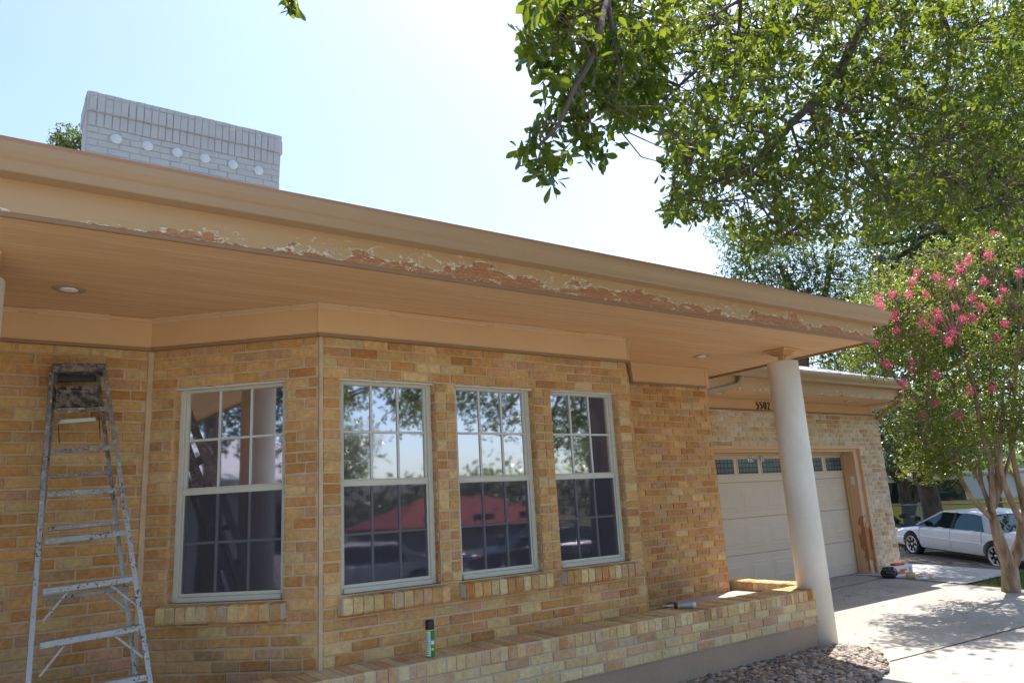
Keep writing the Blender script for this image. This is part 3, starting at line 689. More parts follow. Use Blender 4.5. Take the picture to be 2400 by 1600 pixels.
# garage frieze, soffit, fascia, gutter, roof
zGs = 1.51; yGe = 6.85
mb = MB(); mb.box((7.38, yG-.035, zF), (13.80, yG-.012, zGs-.002), 0, bev=.002); mb.box((7.38, yG-.045, zF-.012), (13.80, yG-.0115, zF+.014), 1, bev=.003)
mb.box((7.38, yG-.05, zGs-.03), (13.78, yG-.0355, zGs-.003), 0, bev=.002); mb.build('frieze_board', ['paint', 'trim_edge'], house)
for k, ch in enumerate('5502'): m = MB(); digits(m, ch, 10.27+k*.1, yG-.037, 1.362, .122, .72, .14, 1.25, 0, .008); m.build('house_number', ['black'], house)
mb = MB(); mb.box((7.372, yGe+.02, zGs), (13.48, yG-.0, zGs+.012)); mb.box((13.48, yGe+.02, zGs), (14.6, 13, zGs+.012)); mb.build('soffit', ['plank'], house)
mb = MB(); mb.box((7.97, yGe, zGs-.016), (13.48, yGe+.02, 1.70), 0); mb.box((13.46, yGe+.0205, zGs-.016), (13.48, 8.4, 1.70), 1)
mb.build('fascia', ['peel_garage', 'paint'], house)
gutter(7.97, 13.52, yGe-.001, 1.685)
mb = MB(); eg = 1.868; xg = 13.55
mb.box((7.97, yGe-.030, 1.83), (xg-.02, yGe-.022, eg), 1)
hs = .33; t = 3.2
vs = [(6.5, yGe-.034, eg), (xg, yGe-.034, eg), (xg-t, yGe-.034+t, eg+hs*t), (6.5, yGe-.034+t, eg+hs*t), (xg, 13.5, eg), (6.5, 13.5, eg)]
vs2 = [(x, y, z-.03) for x, y, z in vs]
mb.add(vs+vs2, [(0, 1, 2, 3), (1, 4, 2), (3, 2, 4, 5), (7, 6, 9, 8), (0, 6, 7, 1), (1, 7, 10, 4)], 0)
# shingle courses standing a little proud of one another
for k in range(22):
    y0 = yGe-.034+k*.135; z0 = eg+hs*(k*.135)+.002; x1 = xg-k*.135-.02
    x = 7.4+random.random()*.2
    while x < x1-.05:
        w = min(random.uniform(.14, .30), x1-x); hgt = random.uniform(.005, .012); c = random.uniform(.7, 1.1)
        mb.frame((0, 0, 0), (1, 0, 0), Vector((0, 1, hs)).normalized(), Vector((0, -hs, 1)).normalized(), (0, 0, 0), (0, 0, 0), 0) if False else None
        A = Vector((x, y0, z0)); U = Vector((1, 0, 0)); V = Vector((0, 1, hs)).normalized(); Nn = U.cross(V)
        mb.frame(A, U, V, Nn, (.004, 0, 0), (w-.004, .15, hgt), 2)
        x += w
M['shingle_flat'] = simple('shingle_tab', (.40, .41, .44), .85, var=.25, scale=9, bmp=.5, bscale=150)
mb.build('roof', ['shingle', 'trim_edge', 'shingle_flat'], house)
can_light(10.95, 7.25, zGs); can_light(12.35, 7.2, zGs); can_light(8.9, 7.25, zGs)
def downspout(pts):
    m = MB(); m.tube(pts, [.042]*len(pts), 8); return m.build('downspout', ['gutter_paint'], house)
downspout([(8.86, yGe-.07, 1.685), (8.86, yGe-.05, 1.60), (8.80, yGe-.02, 1.55), (8.2, yGe+.0, 1.43), (7.55, yGe-.05, 1.30), (7.44, yGe-.05, 1.25), (7.42, yGe-.05, 1.0), (7.42, yGe-.05, -1.5)])
downspout([(13.36, yGe-.07, 1.69), (13.38, yGe-.05, 1.58), (13.42, yGe+.02, 1.47), (13.55, yGe+.35, 1.38), (14.05, yG+.02, 1.27), (14.09, yG+.10, 1.2), (14.09, yG+.12, -1.45)])
m = MB(); m.box((13.10, 7.765, .05), (13.058, 7.84, .215), 0, bev=.012); m.build('motion_sensor', ['white'], house)

# ------------------------------------------------------------------ low planter wall, porch floor, bench boards
pw_ = empty('planter_wall', (4, 5.05, -1.65), 'low tan brick planter wall with rowlock cap and plaster base, below the bay', 'low wall')
mb = MB(); x = -1.0
while x < 7.36:
    w = .080+random.uniform(-.004, .004)
    if random.random() < .08: w = .05
    w = min(w, 7.40-x); c = pick(PALL if random.random() < .8 else PAL); a, b = x+.0045, x+w-.0045; o_ = random.uniform(-.004, .004); e = .012; zc = zC+random.uniform(-.002, .002)
    f = yC-.012+o_
    q = [(f+.006, zC-.100), (f, zC-.094), (f, zc-e), (f+e, zc), (yB+.02, zc+.002), (yB+.02, zC-.1)]
    vs = [(a, y, z) for y, z in q]+[(b, y, z) for y, z in q]
    mb.add(vs, [(k, (k+1) % 6, 6+(k+1) % 6, 6+k) for k in range(6)]+[(5, 4, 3, 2, 1, 0), (6, 7, 8, 9, 10, 11)], 0, c)
    x += w
mb.box((-1, yC-.006, zC-.097), (7.395, yB+.01, zC-.004), 1)
mb.build('cap', ['brick_low', 'mortar_low'], pw_)
mb = MB(); brick_region(mb, (0, yC, 0), UB, NB, -1, 7.39, zC-.1, zC-.1-.0795*3, .0795, pal=PALL, bl=.225)
brick_region(mb, (7.395, yC+.005, 0), (0, 1, 0), (1, 0, 0), 0, .32, zC-.1, zC-.1-.0795*3, .0795, pal=PALL, bl=.225)
mb.build('brick_face', ['brick_low', 'mortar_low'], pw_)
mb = MB(); mb.box((-1, yC+.012, -1.9), (7.39, yB+.3, zC-.1-.2385), 0); mb.box((7.2, yB+.2, -1.9), (7.6, 6.17, zC-.2), 0); mb.build('base', ['plaster'], pw_)
mb = MB(); y = 5.2                                                     # return wall to the house
while y < 6.62:
    w = .08+random.uniform(-.003, .003); c = pick(PALL)
    mb.box((7.475, y+.0045, zC-.115), (7.70, y+w-.0045, zC+random.uniform(-.002, .002)), 0, c, bev=.01); y += w
mb.box((7.482, 5.2, zC-.3), (7.69, 6.62, zC-.008), 1)
brick_region(mb, (7.482, 6.6, 0), (0, -1, 0), (-1, 0, 0), 0, 1.5, zC-.115, zC-.115-.16, .08, pal=PALL)
mb.build('return_wall', ['brick_low', 'mortar_low'], pw_)
bench = empty('plank_bench', (6.3, 5.7, -1.2), 'weathered pale boards laid side by side behind the low wall', 'bench')
y = 5.235
for w in (.20, .20, .20, .19, .17):
    m = MB(); m.box((5.50+random.uniform(-.01, .01)+max(0, y-5.2), y+.006, -1.165), (7.46, y+w-.006, -1.122), 0, bev=.004); m.build('plank', ['board'], bench); y += w
m = MB(); m.box((5.48, 5.24, -1.25), (5.52, 5.33, -1.08)); m.build('black_end', ['black'], bench)  # black block at the dark gap by the planks' left end
m = MB(); m.box((-5, yB-.30, -1.9), (5.6, 6.3, -1.135)); tag(m.build('porch_floor', ['concrete']), kind='structure')

# ------------------------------------------------------------------ ground sheets
def sheet(name, xs, ys, dz, mat, mask=None):
    V = []; idx = {}; F = []
    for i, x in enumerate(xs):
        for j, y in enumerate(ys): idx[i, j] = len(V); V.append((x, y, ground_z(x, y)+dz))
    for i in range(len(xs)-1):
        for j in range(len(ys)-1):
            if mask is None or mask((xs[i]+xs[i+1])/2, (ys[j]+ys[j+1])/2): F.append((idx[i, j], idx[i+1, j], idx[i+1, j+1], idx[i, j+1]))
    me = bpy.data.meshes.new(name); me.from_pydata(V, [], F); me.materials.append(M[mat]); o = link(bpy.data.objects.new(name, me)); return tag(o, kind='structure')
def lin(a, b, s): n = max(1, round((b-a)/s)); return [a+(b-a)*i/n for i in range(n+1)]
gx = [-600, -200, -80, -30]+lin(-12, 14.8, 2.68)+lin(15.8, 28.8, 1)+[35, 50, 80, 140, 250, 600]
gy = [-600, -200, -80, -40, -20, 0, 2, 4]+lin(4.8, 9.8, .5)[0:]+[12, 16, 22, 30, 45, 70, 110, 200, 600]
gy = sorted(set(gy+[7.6])); sheet('ground', gx, gy, -.03, 'lawn')
ex = 12.72
sheet('driveway', lin(-2.5, ex, .6), [-9, -4, 0, 2, 4, 5, 6, 7, 7.6, 8.1], 0, 'concrete')  # unseen left part extended to bounce more light up into the porch
sheet('path', [ex+.02, 13.6, 14.8, 15.1], [6.0, 7, 7.6, 9, 12, 16, 22], .004, 'path'); sheet('road', lin(-60, 60, 10), [-18, -9.5], .0, 'path')
sheet('gravel', [15.1]+lin(15.8, 28.8, 1), lin(2.8, 9.8, .5)+[12, 16, 20], .0, 'litter')
def joint(name, pts, w=.012):
    m = MB()
    for (x0, y0), (x1, y1) in zip(pts, pts[1:]):
        d = Vector((x1-x0, y1-y0, 0)).normalized(); n = Vector((-d.y, d.x, 0))*w
        z0, z1 = ground_z(x0, y0)+.004, ground_z(x1, y1)+.004
        m.add([(x0-n.x, y0-n.y, z0), (x0+n.x, y0+n.y, z0), (x1+n.x, y1+n.y, z1), (x1-n.x, y1-n.y, z1)], [(0, 1, 2, 3), (3, 2, 1, 0)])
    return tag(m.build(name, ['pebble_soil']), kind='structure')
joint('driveway_joint', [(7.25, 4.235), (8.05, 4.18), (9.5, 4.1), (11, 4.02), (12.7, 3.9)], .009)
joint('driveway_joint', [(8.3, 7.02), (10, 7.1), (12.7, 7.25)], .007)
joint('driveway_joint', [(ex+.0, 3), (ex-.02, 4), (ex+.01, 5), (ex, 6), (ex, 7.6)], .03)
joint('driveway_crack', [(7.35, 4.6), (7.9, 4.52), (8.25, 4.33)], .003)
# pebble bed
def in_bed(x, y):
    if y > 4.92 or x > 7.4: return False
    edge = 4.02-.1*math.sin(x*1.1) if x < 6.6 else 4.0+(x-6.6)**2*.75
    return y > edge
m = MB(); n_ = 60
bx = [-1+8.35*i/120 for i in range(121)]
for a, b in zip(bx, bx[1:]):
    f = lambda x: 4.02-.1*math.sin(x*1.1) if x < 6.6 else 4.0+(x-6.6)**2*.75
    ya, yb_ = f(a), f(b); m.add([(a, ya, ground_z(a, ya)+.008), (b, yb_, ground_z(b, yb_)+.008), (b, 4.93, ground_z(b, 4.93)+.008), (a, 4.93, ground_z(a, 4.93)+.008)], [(0, 1, 2, 3)])
tag(m.build('bed', ['pebble_soil']), kind='structure')
bm = bmesh.new(); bmesh.ops.create_icosphere(bm, subdivisions=2, radius=1); bm.verts.ensure_lookup_table()
sv = np.array([v.co for v in bm.verts]); sf = np.array([[v.index for v in f.verts] for f in bm.faces]); bm.free()
Vs, Fs, Cs = [], [], []; k = 0; SC = [(.20, .12, .075), (.27, .19, .13), (.15, .11, .09), (.34, .25, .18), (.22, .20, .19), (.12, .10, .10), (.40, .33, .25)]
for _ in range(9000):
    x = random.uniform(3.6, 7.36); y = random.uniform(3.9, 4.93)
    if not in_bed(x, y): continue
    s = random.uniform(.016, .034); q = sv*np.array([s*random.uniform(1, 1.5), s*random.uniform(.8, 1.1), s*random.uniform(.5, .75)])
    a = random.uniform(0, 6.28); ca, sa = math.cos(a), math.sin(a); q = q@np.array([[ca, sa, 0], [-sa, ca, 0], [0, 0, 1]])
    ti = random.uniform(-.5, .5); ct, st_ = math.cos(ti), math.sin(ti); q = q@np.array([[1, 0, 0], [0, ct, st_], [0, -st_, ct]])
    mound = .03*max(0, 1-abs(y-4.5)/.5)
    q = q+np.array([x, y, ground_z(x, y)+.012+random.uniform(0, .03)+mound]); Vs.append(q); Fs.append(sf+k); k += len(q)
    c = np.array(random.choice(SC))*random.uniform(.8, 1.25); Cs.append(np.tile(c, (len(q), 1)))
o = np_mesh('pebbles', np.vstack(Vs), np.vstack(Fs), 'stone', cval=np.vstack(Cs), smooth=True); tag(o, 'brown and grey river pebbles filling the bed under the low wall', 'pebbles', kind='stuff')
# leaf scraps on the concrete
V, F = [], []; k = 0
for _ in range(700):
    x = random.uniform(7.4, 14.5); y = random.uniform(3.2, 7.6)
    if random.random() > (.25+.75*(y > 6)): continue
    s = random.uniform(.008, .025); a = random.uniform(0, 6.28); z = ground_z(x, y)+.008
    dx, dy = math.cos(a)*s, math.sin(a)*s
    V += [(x-dx, y-dy, z), (x+dy*.5, y-dx*.5, z+.004), (x+dx, y+dy, z+.002), (x-dy*.5, y+dx*.5, z+.005)]; F.append((k, k+1, k+2, k+3)); k += 4
M['dryleaf'] = simple('dry_leaf', (.16, .09, .045), .8)
tag(np_mesh('fallen_leaves', np.array(V), np.array(F), 'dryleaf'), 'scattered dry brown leaf scraps on the concrete', 'leaves', kind='stuff')

# ------------------------------------------------------------------ ladder
lad = empty('step_ladder', (.45, 5.1, -1.135), 'paint-spattered aluminium step ladder leaning on the brick wall beside the bay', 'ladder')
def lp(u, v, off=0.0):          # point on the tilted plane of the ladder front
    d = ray(u, v); t = (5.1+1.13*.369+off)/(d.y-.369*d.z); return d*t
La, Lb = lp(121, 872), lp(64, 1625); Ra, Rb = lp(246, 872), lp(356, 1625)
def ext(A, B, z): t = (z-A.z)/(B.z-A.z); return A+(B-A)*t
Lb, Rb = ext(La, Lb, -1.12), ext(Ra, Rb, -1.12)
def bar(m, A, B, w, d, mi=0, nrm=Vector((0, -1, .37)).normalized()):
    A, B = Vector(A), Vector(B); U = (B-A).normalized(); V = (nrm.cross(U)).normalized(); Nn = U.cross(V)
    m.frame(A, U, V, Nn, (0, -w/2, -d/2), ((B-A).length, w/2, d/2), mi, bev=.002)
for A, B, s in ((La, Lb, 1), (Ra, Rb, -1)):
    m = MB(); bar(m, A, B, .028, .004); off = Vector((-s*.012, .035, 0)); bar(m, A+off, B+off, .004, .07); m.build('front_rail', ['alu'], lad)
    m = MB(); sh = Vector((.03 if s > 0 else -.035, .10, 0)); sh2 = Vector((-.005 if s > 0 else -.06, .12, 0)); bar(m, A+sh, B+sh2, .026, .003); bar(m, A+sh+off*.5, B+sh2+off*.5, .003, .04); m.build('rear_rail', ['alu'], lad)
tr = [((127, 964), (252, 958)), ((118, 1059), (262, 1048)), ((110, 1159), (276, 1149)), ((105, 1270), (293, 1249)), ((100, 1387), (312, 1357)), ((93, 1514), (330, 1471)), ((84, 1640), (352, 1585))]
for (a, b) in tr:
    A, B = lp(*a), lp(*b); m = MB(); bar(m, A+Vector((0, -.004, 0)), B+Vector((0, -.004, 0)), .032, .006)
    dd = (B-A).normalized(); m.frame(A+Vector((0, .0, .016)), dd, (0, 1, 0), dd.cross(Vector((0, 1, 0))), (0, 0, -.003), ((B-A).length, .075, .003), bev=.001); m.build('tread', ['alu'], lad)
for (a, b, mt) in (((137, 988), (224, 982), 'white'), ((118, 1117), (258, 1106), 'alu'), ((112, 1240), (280, 1224), 'alu'), ((100, 1402), (302, 1378), 'alu')):
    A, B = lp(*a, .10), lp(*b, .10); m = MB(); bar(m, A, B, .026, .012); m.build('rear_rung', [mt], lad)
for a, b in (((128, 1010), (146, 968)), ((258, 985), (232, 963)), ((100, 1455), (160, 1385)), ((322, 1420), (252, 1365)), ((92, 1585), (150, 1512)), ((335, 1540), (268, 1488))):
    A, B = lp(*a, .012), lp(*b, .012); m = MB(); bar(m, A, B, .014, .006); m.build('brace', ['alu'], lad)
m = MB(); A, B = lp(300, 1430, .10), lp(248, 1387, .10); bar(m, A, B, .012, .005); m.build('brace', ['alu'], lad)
for u_, v_, v2 in ((136, 985, 1037), (232, 975, 1030)):
    m = MB(); m.tube([lp(u_, v_, .02), lp(u_+3, v2, .02)], .003, 6); m.build('spreader_rod', ['black'], lad)
c = (lp(119, 862)+lp(249, 862))/2; U = (lp(249, 862)-lp(119, 862)).normalized()
m = MB(); m.frame(c, U, (0, 1, 0), U.cross(Vector((0, 1, 0))), (-.165, -.03, -.034), (.165, .16, .028), 0, bev=.006)
m.frame(c, U, (0, 1, 0), U.cross(Vector((0, 1, 0))), (-.11, -.0315, .002), (-.05, -.029, .008), 1); m.frame(c, U, (0, 1, 0), U.cross(Vector((0, 1, 0))), (.06, -.0315, .002), (.11, -.029, .008), 1)
m.frame(c, U, (0, 1, 0), U.cross(Vector((0, 1, 0))), (-.14, .10, -.075), (.14, .155, -.03), 1)
m.build('top_cap', ['ladtop', 'black'], lad)
c = lp(181, 927, .03); nn = Vector((0, -1, .37)).normalized(); V = nn.cross(U).normalized()
if V.z < 0: V = -V
m = MB(); m.frame(c, U, V, U.cross(V), (-.130, -.088, -.012), (.128, .078, .004), 0, bev=.004)
m.frame(c, U, V, U.cross(V), (-.085, .045, .004), (-.06, .055, .006), 1); m.frame(c, U, V, U.cross(V), (-.04, .043, .004), (.03, .055, .006), 1)
for k in range(14):
    a = math.pi*k/13; m.frame(c, U, V, U.cross(V), (.0+.045*math.cos(a)-.006, -.02+.045*math.sin(a)-.005, .003), (.0+.045*math.cos(a)+.006, -.02+.045*math.sin(a)+.005, .010), 0)
m.build('paint_shelf', ['ladtop', 'black'], lad)

# ------------------------------------------------------------------ small things
sc = empty('spray_can', (2.68, 5.01, zC), 'upright green spray can with black cap on the low brick wall', 'spray can')
m = MB(); p = (2.68, 5.01, zC+.003)
m.lathe(p, [(.030, 0), (.032, .004), (.032, .185)], 28); m.build('body', ['green'], sc)
m = MB(); m.lathe((p[0], p[1], p[2]+.178), [(.0324, 0), (.0324, .014)], 28); m.build('yellow_band', ['yellow_ink'], sc)
m = MB()                                                          # pale printed panel wrapped on the left side
def wrap(m, p, r, a0, a1, z0, z1, mi, n=8):
    vs = []
    for k in range(n+1):
        a = a0+(a1-a0)*k/n
        for z in (z0, z1): vs.append((p[0]+r*math.cos(a), p[1]+r*math.sin(a), p[2]+z))
    m.add(vs, [(2*k, 2*k+2, 2*k+3, 2*k+1) for k in range(n)], mi)
wrap(m, p, .0327, R(165), R(246), .006, .176, 0)
for k in range(13): wrap(m, p, .0330, R(175), R(random.uniform(225, 240)), .02+k*.0115, .0235+k*.0115, 1)
m.build('printed_panel', ['label', 'green'], sc)
m = MB(); wrap(m, p, .0331, R(252), R(300), .085, .11, 0); m.build('white_stripe', ['white'], sc); m = MB(); wrap(m, p, .0333, R(256), R(292), .045, .06, 0); m.build('yellow_stripe', ['yellow_ink'], sc)
m = MB(); m.lathe((p[0], p[1], p[2]+.185), [(.0328, 0), (.033, .004), (.032, .05), (.029, .062), (.024, .064)], 28); m.build('cap', ['black'], sc)
M['silver'] = simple('tube_silver', (.42, .46, .48), .35, metal=.3, var=.2, scale=60)
tb = empty('sealant_tube', (5.44, 5.12, zC), 'silver and white tube lying on the low brick wall near the boards', 'tube')
A = ony(1100+1880/3.92, 1300+462/3.92, 5.16); B = ony(1100+2050/3.92, 1300+490/3.92, 5.04); A.z = zC+.03; B.z = zC+.03; B = A+(B-A).normalized()*.205; ax = (B-A).normalized()
m = MB(); m.lathe(A, [(.026, 0), (.026, .165)], 24, axis=ax); m.build('barrel', ['silver'], tb)
m = MB(); m.lathe(A, [(.0264, .0), (.0264, .03)], 24, axis=ax); m.build('dark_band', ['black'], tb); m = MB(); m.lathe(A, [(.0266, .04), (.0266, .05)], 24, axis=ax); m.build('yellow_band', ['yellow_ink'], tb)
m = MB(); m.lathe(A+ax*.165, [(.0265, 0), (.027, .03), (.024, .036)], 24, axis=ax); m.build('white_cap', ['white'], tb)
m = MB(); m.lathe(A, [(.004, -.11), (.009, -.01), (.011, 0)], 12, axis=ax); m.build('nozzle', ['white'], tb)
# tools and rubbish beside the garage
b0 = gnd(2098, 1352); bz = ground_z(b0.x, b0.y)
cb_ = empty('tool_carton', (b0.x+.12, b0.y, bz), 'white tool carton with an orange picture, on the driveway at the garage corner', 'box')
ub = Vector((1, -.12, 0)).normalized(); vb = Vector((.12, 1, 0)).normalized()
m = MB(); m.frame((b0.x, b0.y, bz+.004), ub, vb, (0, 0, 1), (0, 0, 0), (.50, .20, .17), 0, bev=.004); m.build('carton', ['carton'], cb_)
m = MB(); m.frame((b0.x, b0.y, bz+.004), ub, vb, (0, 0, 1), (.10, -.002, .035), (.28, 0, .085), 0); m.frame((b0.x, b0.y, bz+.004), ub, vb, (0, 0, 1), (.16, -.002, .085), (.34, 0, .115), 0); m.build('orange_picture', ['orange'], cb_)
m = MB(); m.frame((b0.x, b0.y, bz+.004), ub, vb, (0, 0, 1), (.40, -.002, .03), (.47, 0, .14), 0); m.build('printed_panel', ['silver'], cb_)
m = MB(); m.frame((b0.x, b0.y, bz+.175), ub, vb, (0, 0, 1), (.12, .03, 0), (.36, .15, .035), 0, bev=.012); tag(m.build('caulking_gun', ['red']), 'red tool lying on top of the white carton', 'tool')
bm = bmesh.new(); bmesh.ops.create_icosphere(bm, subdivisions=3, radius=1)
for v in bm.verts: v.co = Vector((v.co.x*.15, v.co.y*.12, max(-.085, v.co.z*.10)))*(1+.18*math.sin(v.co.x*9+v.co.y*7)*math.cos(v.co.z*8))
me = bpy.data.meshes.new('tool_bag'); bm.to_mesh(me); bm.free(); me.materials.append(M['black']); o = bpy.data.objects.new('tool_bag', me); o.location = (b0.x-.13, b0.y+.02, bz+.085); C.objects.link(o)
tag(o, 'crumpled black bag slumped against the left end of the white carton', 'bag')
def roll(u, v, r, h, mat, label):
    q = gnd(u, v); m = MB(); z = ground_z(q.x, q.y)+.004
    m.lathe((q.x, q.y, z), [(r*.55, h), (r*.55, .002), (r, 0), (r, h), (r*.56, h)], 24); tag(m.build('tape_roll', [mat]), label, 'tape')
roll(2136, 1354, .075, .085, 'tape', 'tall tan masking tape roll right of the white carton'); roll(2158, 1358, .09, .05, 'carton', 'flat pale roll between the tan tape and the pink plastic')
q = gnd(2174, 1357); bm = bmesh.new(); bmesh.ops.create_icosphere(bm, subdivisions=3, radius=1)
for v in bm.verts: v.co = Vector((v.co.x*.17, v.co.y*.08, max(-.04, v.co.z*.06*(1-.5*v.co.x))))*(1+.25*math.sin(v.co.x*11+v.co.z*9)*math.cos(v.co.y*10))
me = bpy.data.meshes.new('plastic_wrapper'); bm.to_mesh(me); bm.free(); me.materials.append(M['bag']); o = bpy.data.objects.new('plastic_wrapper', me); o.location = (q.x, q.y, ground_z(q.x, q.y)+.045); o.rotation_euler.z = -.4; C.objects.link(o)
tag(o, 'crumpled pink plastic wrapper on the driveway right of the tape rolls', 'wrapper')

# ------------------------------------------------------------------ cars
def smoothstep(a, b, x): t = min(1, max(0, (x-a)/(b-a))); return t*t*(3-2*t)
def interp(x, pts):
    for (a, b), (c, d) in zip(pts, pts[1:]):
        if x <= c: return b+(d-b)*(x-a)/(c-a)
    return pts[-1][1]
TOP = [(-2.25, .62), (-2.2, .80), (-2.05, .90), (-1.5, .96), (-.9, .97), (.0, .95), (.85, .93), (1.2, .88), (1.7, .80), (2.05, .70), (2.2, .60), (2.28, .50)]
BOT = [(-2.28, .38), (-2.1, .26), (-1.9, .22), (1.9, .20), (2.15, .24), (2.28, .34)]
HW = [(-2.28, .60), (-2.15, .74), (-1.8, .82), (-1.0, .86), (.8, .86), (1.6, .83), (2.0, .76), (2.2, .64), (2.28, .52)]
def make_car(loc, heading, paint, label, pitch=0, detail=True, group=None):
    car = empty('parked_car', loc, label, 'car', group); car.rotation_euler = (0, 0, 0)
    fx = Vector((math.cos(heading)*math.cos(pitch), math.sin(heading)*math.cos(pitch), math.sin(pitch))); ly = Vector((-math.sin(heading), math.cos(heading), 0)); uz = fx.cross(ly); O = Vector(loc)
    T = lambda x, y, z: O+fx*x+ly*y+uz*(z*.875)
    uzz = uz; uz = uz*.875
    xs = [-2.28, -2.24, -2.15, -2.0, -1.85]+[-1.7+.1*i for i in range(34)]+[1.72, 1.85, 2.0, 2.12, 2.2, 2.25, 2.28]
    ring = []
    for x in xs:
        zt, zb, hw = interp(x, TOP), interp(x, BOT), interp(x, HW); h = zt-zb
        half = [(0, zb), (hw*.80, zb), (hw*.94, zb+h*.08), (hw*.99, zb+h*.25), (hw, zb+h*.5), (hw*.985, zb+h*.54), (hw*.99, zb+h*.60), (hw*.97, zb+h*.85), (hw*.90, zb+h*.965), (hw*.6, zt), (0, zt+.01)]
        ring.append(half+[(-a, b) for a, b in half[-2:0:-1]])
    n = len(ring[0]); vs = [T(x, a, b) for x, rg in zip(xs, ring) for a, b in rg]
    fs = [(i*n+k, i*n+(k+1) % n, (i+1)*n+(k+1) % n, (i+1)*n+k) for i in range(len(xs)-1) for k in range(n)]+[tuple(range(n)), tuple(range((len(xs)-1)*n, len(xs)*n))[::-1]]
    m = MB(); m.add(vs, fs, 0, None, True); body = fixn(m.build('body', [paint], car))
    wx = (1.33, -1.30)
    cm = MB()
    for x in wx:
        for s in (1, -1): cm.lathe(T(x, s*.58, .31), [(.325, 0), (.325, .5)], 32, axis=ly*s)
    cut = fixn(cm.build('arch_cutter', ['dark'], car)); md = body.modifiers.new('b', 'BOOLEAN'); md.object = cut; md.operation = 'DIFFERENCE'; md.solver = 'EXACT'
    bpy.context.view_layer.update(); dg = bpy.context.evaluated_depsgraph_get(); nm = bpy.data.meshes.new_from_object(body.evaluated_get(dg)); body.modifiers.clear(); body.data = nm; bpy.data.objects.remove(cut)
    while len(nm.materials) > 1: nm.materials.pop()
    nm.materials[0] = M[paint]; nm.polygons.foreach_set('use_smooth', [True]*len(nm.polygons)); nm.set_sharp_from_angle(angle=R(32))
    m = MB(); m.frame(O, fx, ly, uz, (-1.9, -.60, .25), (1.9, .60, .60)); m.build('underbody', ['dark'], car)
    # greenhouse: dark glass shell, roof and pillars in body colour
    G = [(-1.50, .94, -1.50, .94), (-.98, .93, -.98, 1.35), (-.65, .93, -.65, 1.40), (.0, .93, .0, 1.42), (.35, .93, .35, 1.385), (1.12, .90, 1.12, .91)]
    def gh(off, zsh): 
        vs = []
        for x, z0, _, z1 in G:
            k = (z1-z0)/.49; wt = .80-.17*k
            vs += [T(x, -.80-off, z0), T(x, -wt-off, z1-.03*k), T(x, -wt*.8, z1+off+.01*k), T(x, wt*.8, z1+off+.01*k), T(x, wt+off, z1-.03*k), T(x, .80+off, z0)]
        return vs
    vs = gh(0, 0); fs = [(i*6+k, i*6+k+1, i*6+7+k, i*6+6+k) for i in range(len(G)-1) for k in range(5)]
    m = MB(); m.add(vs, fs, 0, None, False); fixn(m.build('window_glass', ['carglass'], car))
    m = MB(); vs = gh(.012, 0); fs = [(i*6+k, i*6+k+1, i*6+7+k, i*6+6+k) for i in (1, 2, 3) for k in (1, 2, 3)]; m.add(vs, fs, 0, None, True)
    for s in (1, -1):
        def pl(x0, x1, x2, x3, w=.012):      # pillar quad from belt (x0,x1) to roof (x2,x3)
            m.add([T(x0, s*(.80+w), .93), T(x1, s*(.80+w), .93), T(x3, s*(.63+w), 1.385), T(x2, s*(.63+w), 1.385)], [(0, 1, 2, 3), (3, 2, 1, 0)])
        pl(-1.48, -1.06, -.98, -.84); pl(1.12, 1.04, .38, .27); 
        m.add([T(.32, s*.640, 1.37), T(-.95, s*.640, 1.355), T(-.95, s*.625, 1.40), T(.32, s*.625, 1.41)], [(0, 1, 2, 3), (3, 2, 1, 0)])
    m.build('roof', [paint], car)
    for s in (1, -1):
        m = MB(); w = .011; m.add([T(-.02, s*(.80+w), .93), T(-.12, s*(.80+w), .93), T(-.16, s*(.635+w), 1.38), T(-.08, s*(.635+w), 1.38)], [(0, 1, 2, 3), (3, 2, 1, 0)]); m.build('door_pillar', ['black'], car)
        m = MB(); m.frame(O, fx, ly, uz, (.86, s*.84, .93), (1.02, s*1.00, 1.07), 0, bev=.03); m.build('side_mirror', ['black' if paint != 'black' else 'dark'], car)
        for x in (.12, -.86):
            m = MB(); m.frame(O, fx, ly, uz, (x, s*.845, .80), (x+.17, s*.868, .825), 0, bev=.004); m.build('door_handle', ['chrome' if detail else paint], car)
        for x, z0 in ((1.0, .25), (-.04, .25), (-.98, .45)):
            m = MB()
            zt, zb, hw = interp(x, TOP), interp(x, BOT), interp(x, HW); h = zt-zb
            m.tube([T(x, s*hw*k, zb+h*f) for k, f in ((.99, .25), (1.0, .5), (.985, .54), (.99, .60), (.97, .85), (.93, .93))][(0 if z0 < .4 else 1):], .0045, 4); m.build('door_seam', ['dark'], car)
        m = MB(); m.frame(O, fx, ly, uz, (-.93, s*.852, .50), (.95, s*.868, .545), 0, bev=.006); m.build('rub_strip', [paint], car)
        m = MB(); m.frame(O, fx, ly, uz, (2.06, s*.45, .53), (2.215, s*.66, .63), 0, bev=.02); m.build('headlight', ['chrome'], car)
        m = MB(); m.frame(O, fx, ly, uz, (1.98, s*.66, .53), (2.12, s*.735, .63), 0, bev=.02); m.build('turn_signal', ['amber'], car)
        m = MB(); m.frame(O, fx, ly, uz, (-2.24, s*.45, .66), (-2.10, s*.73, .80), 0, bev=.02); m.build('tail_light', ['red'], car)
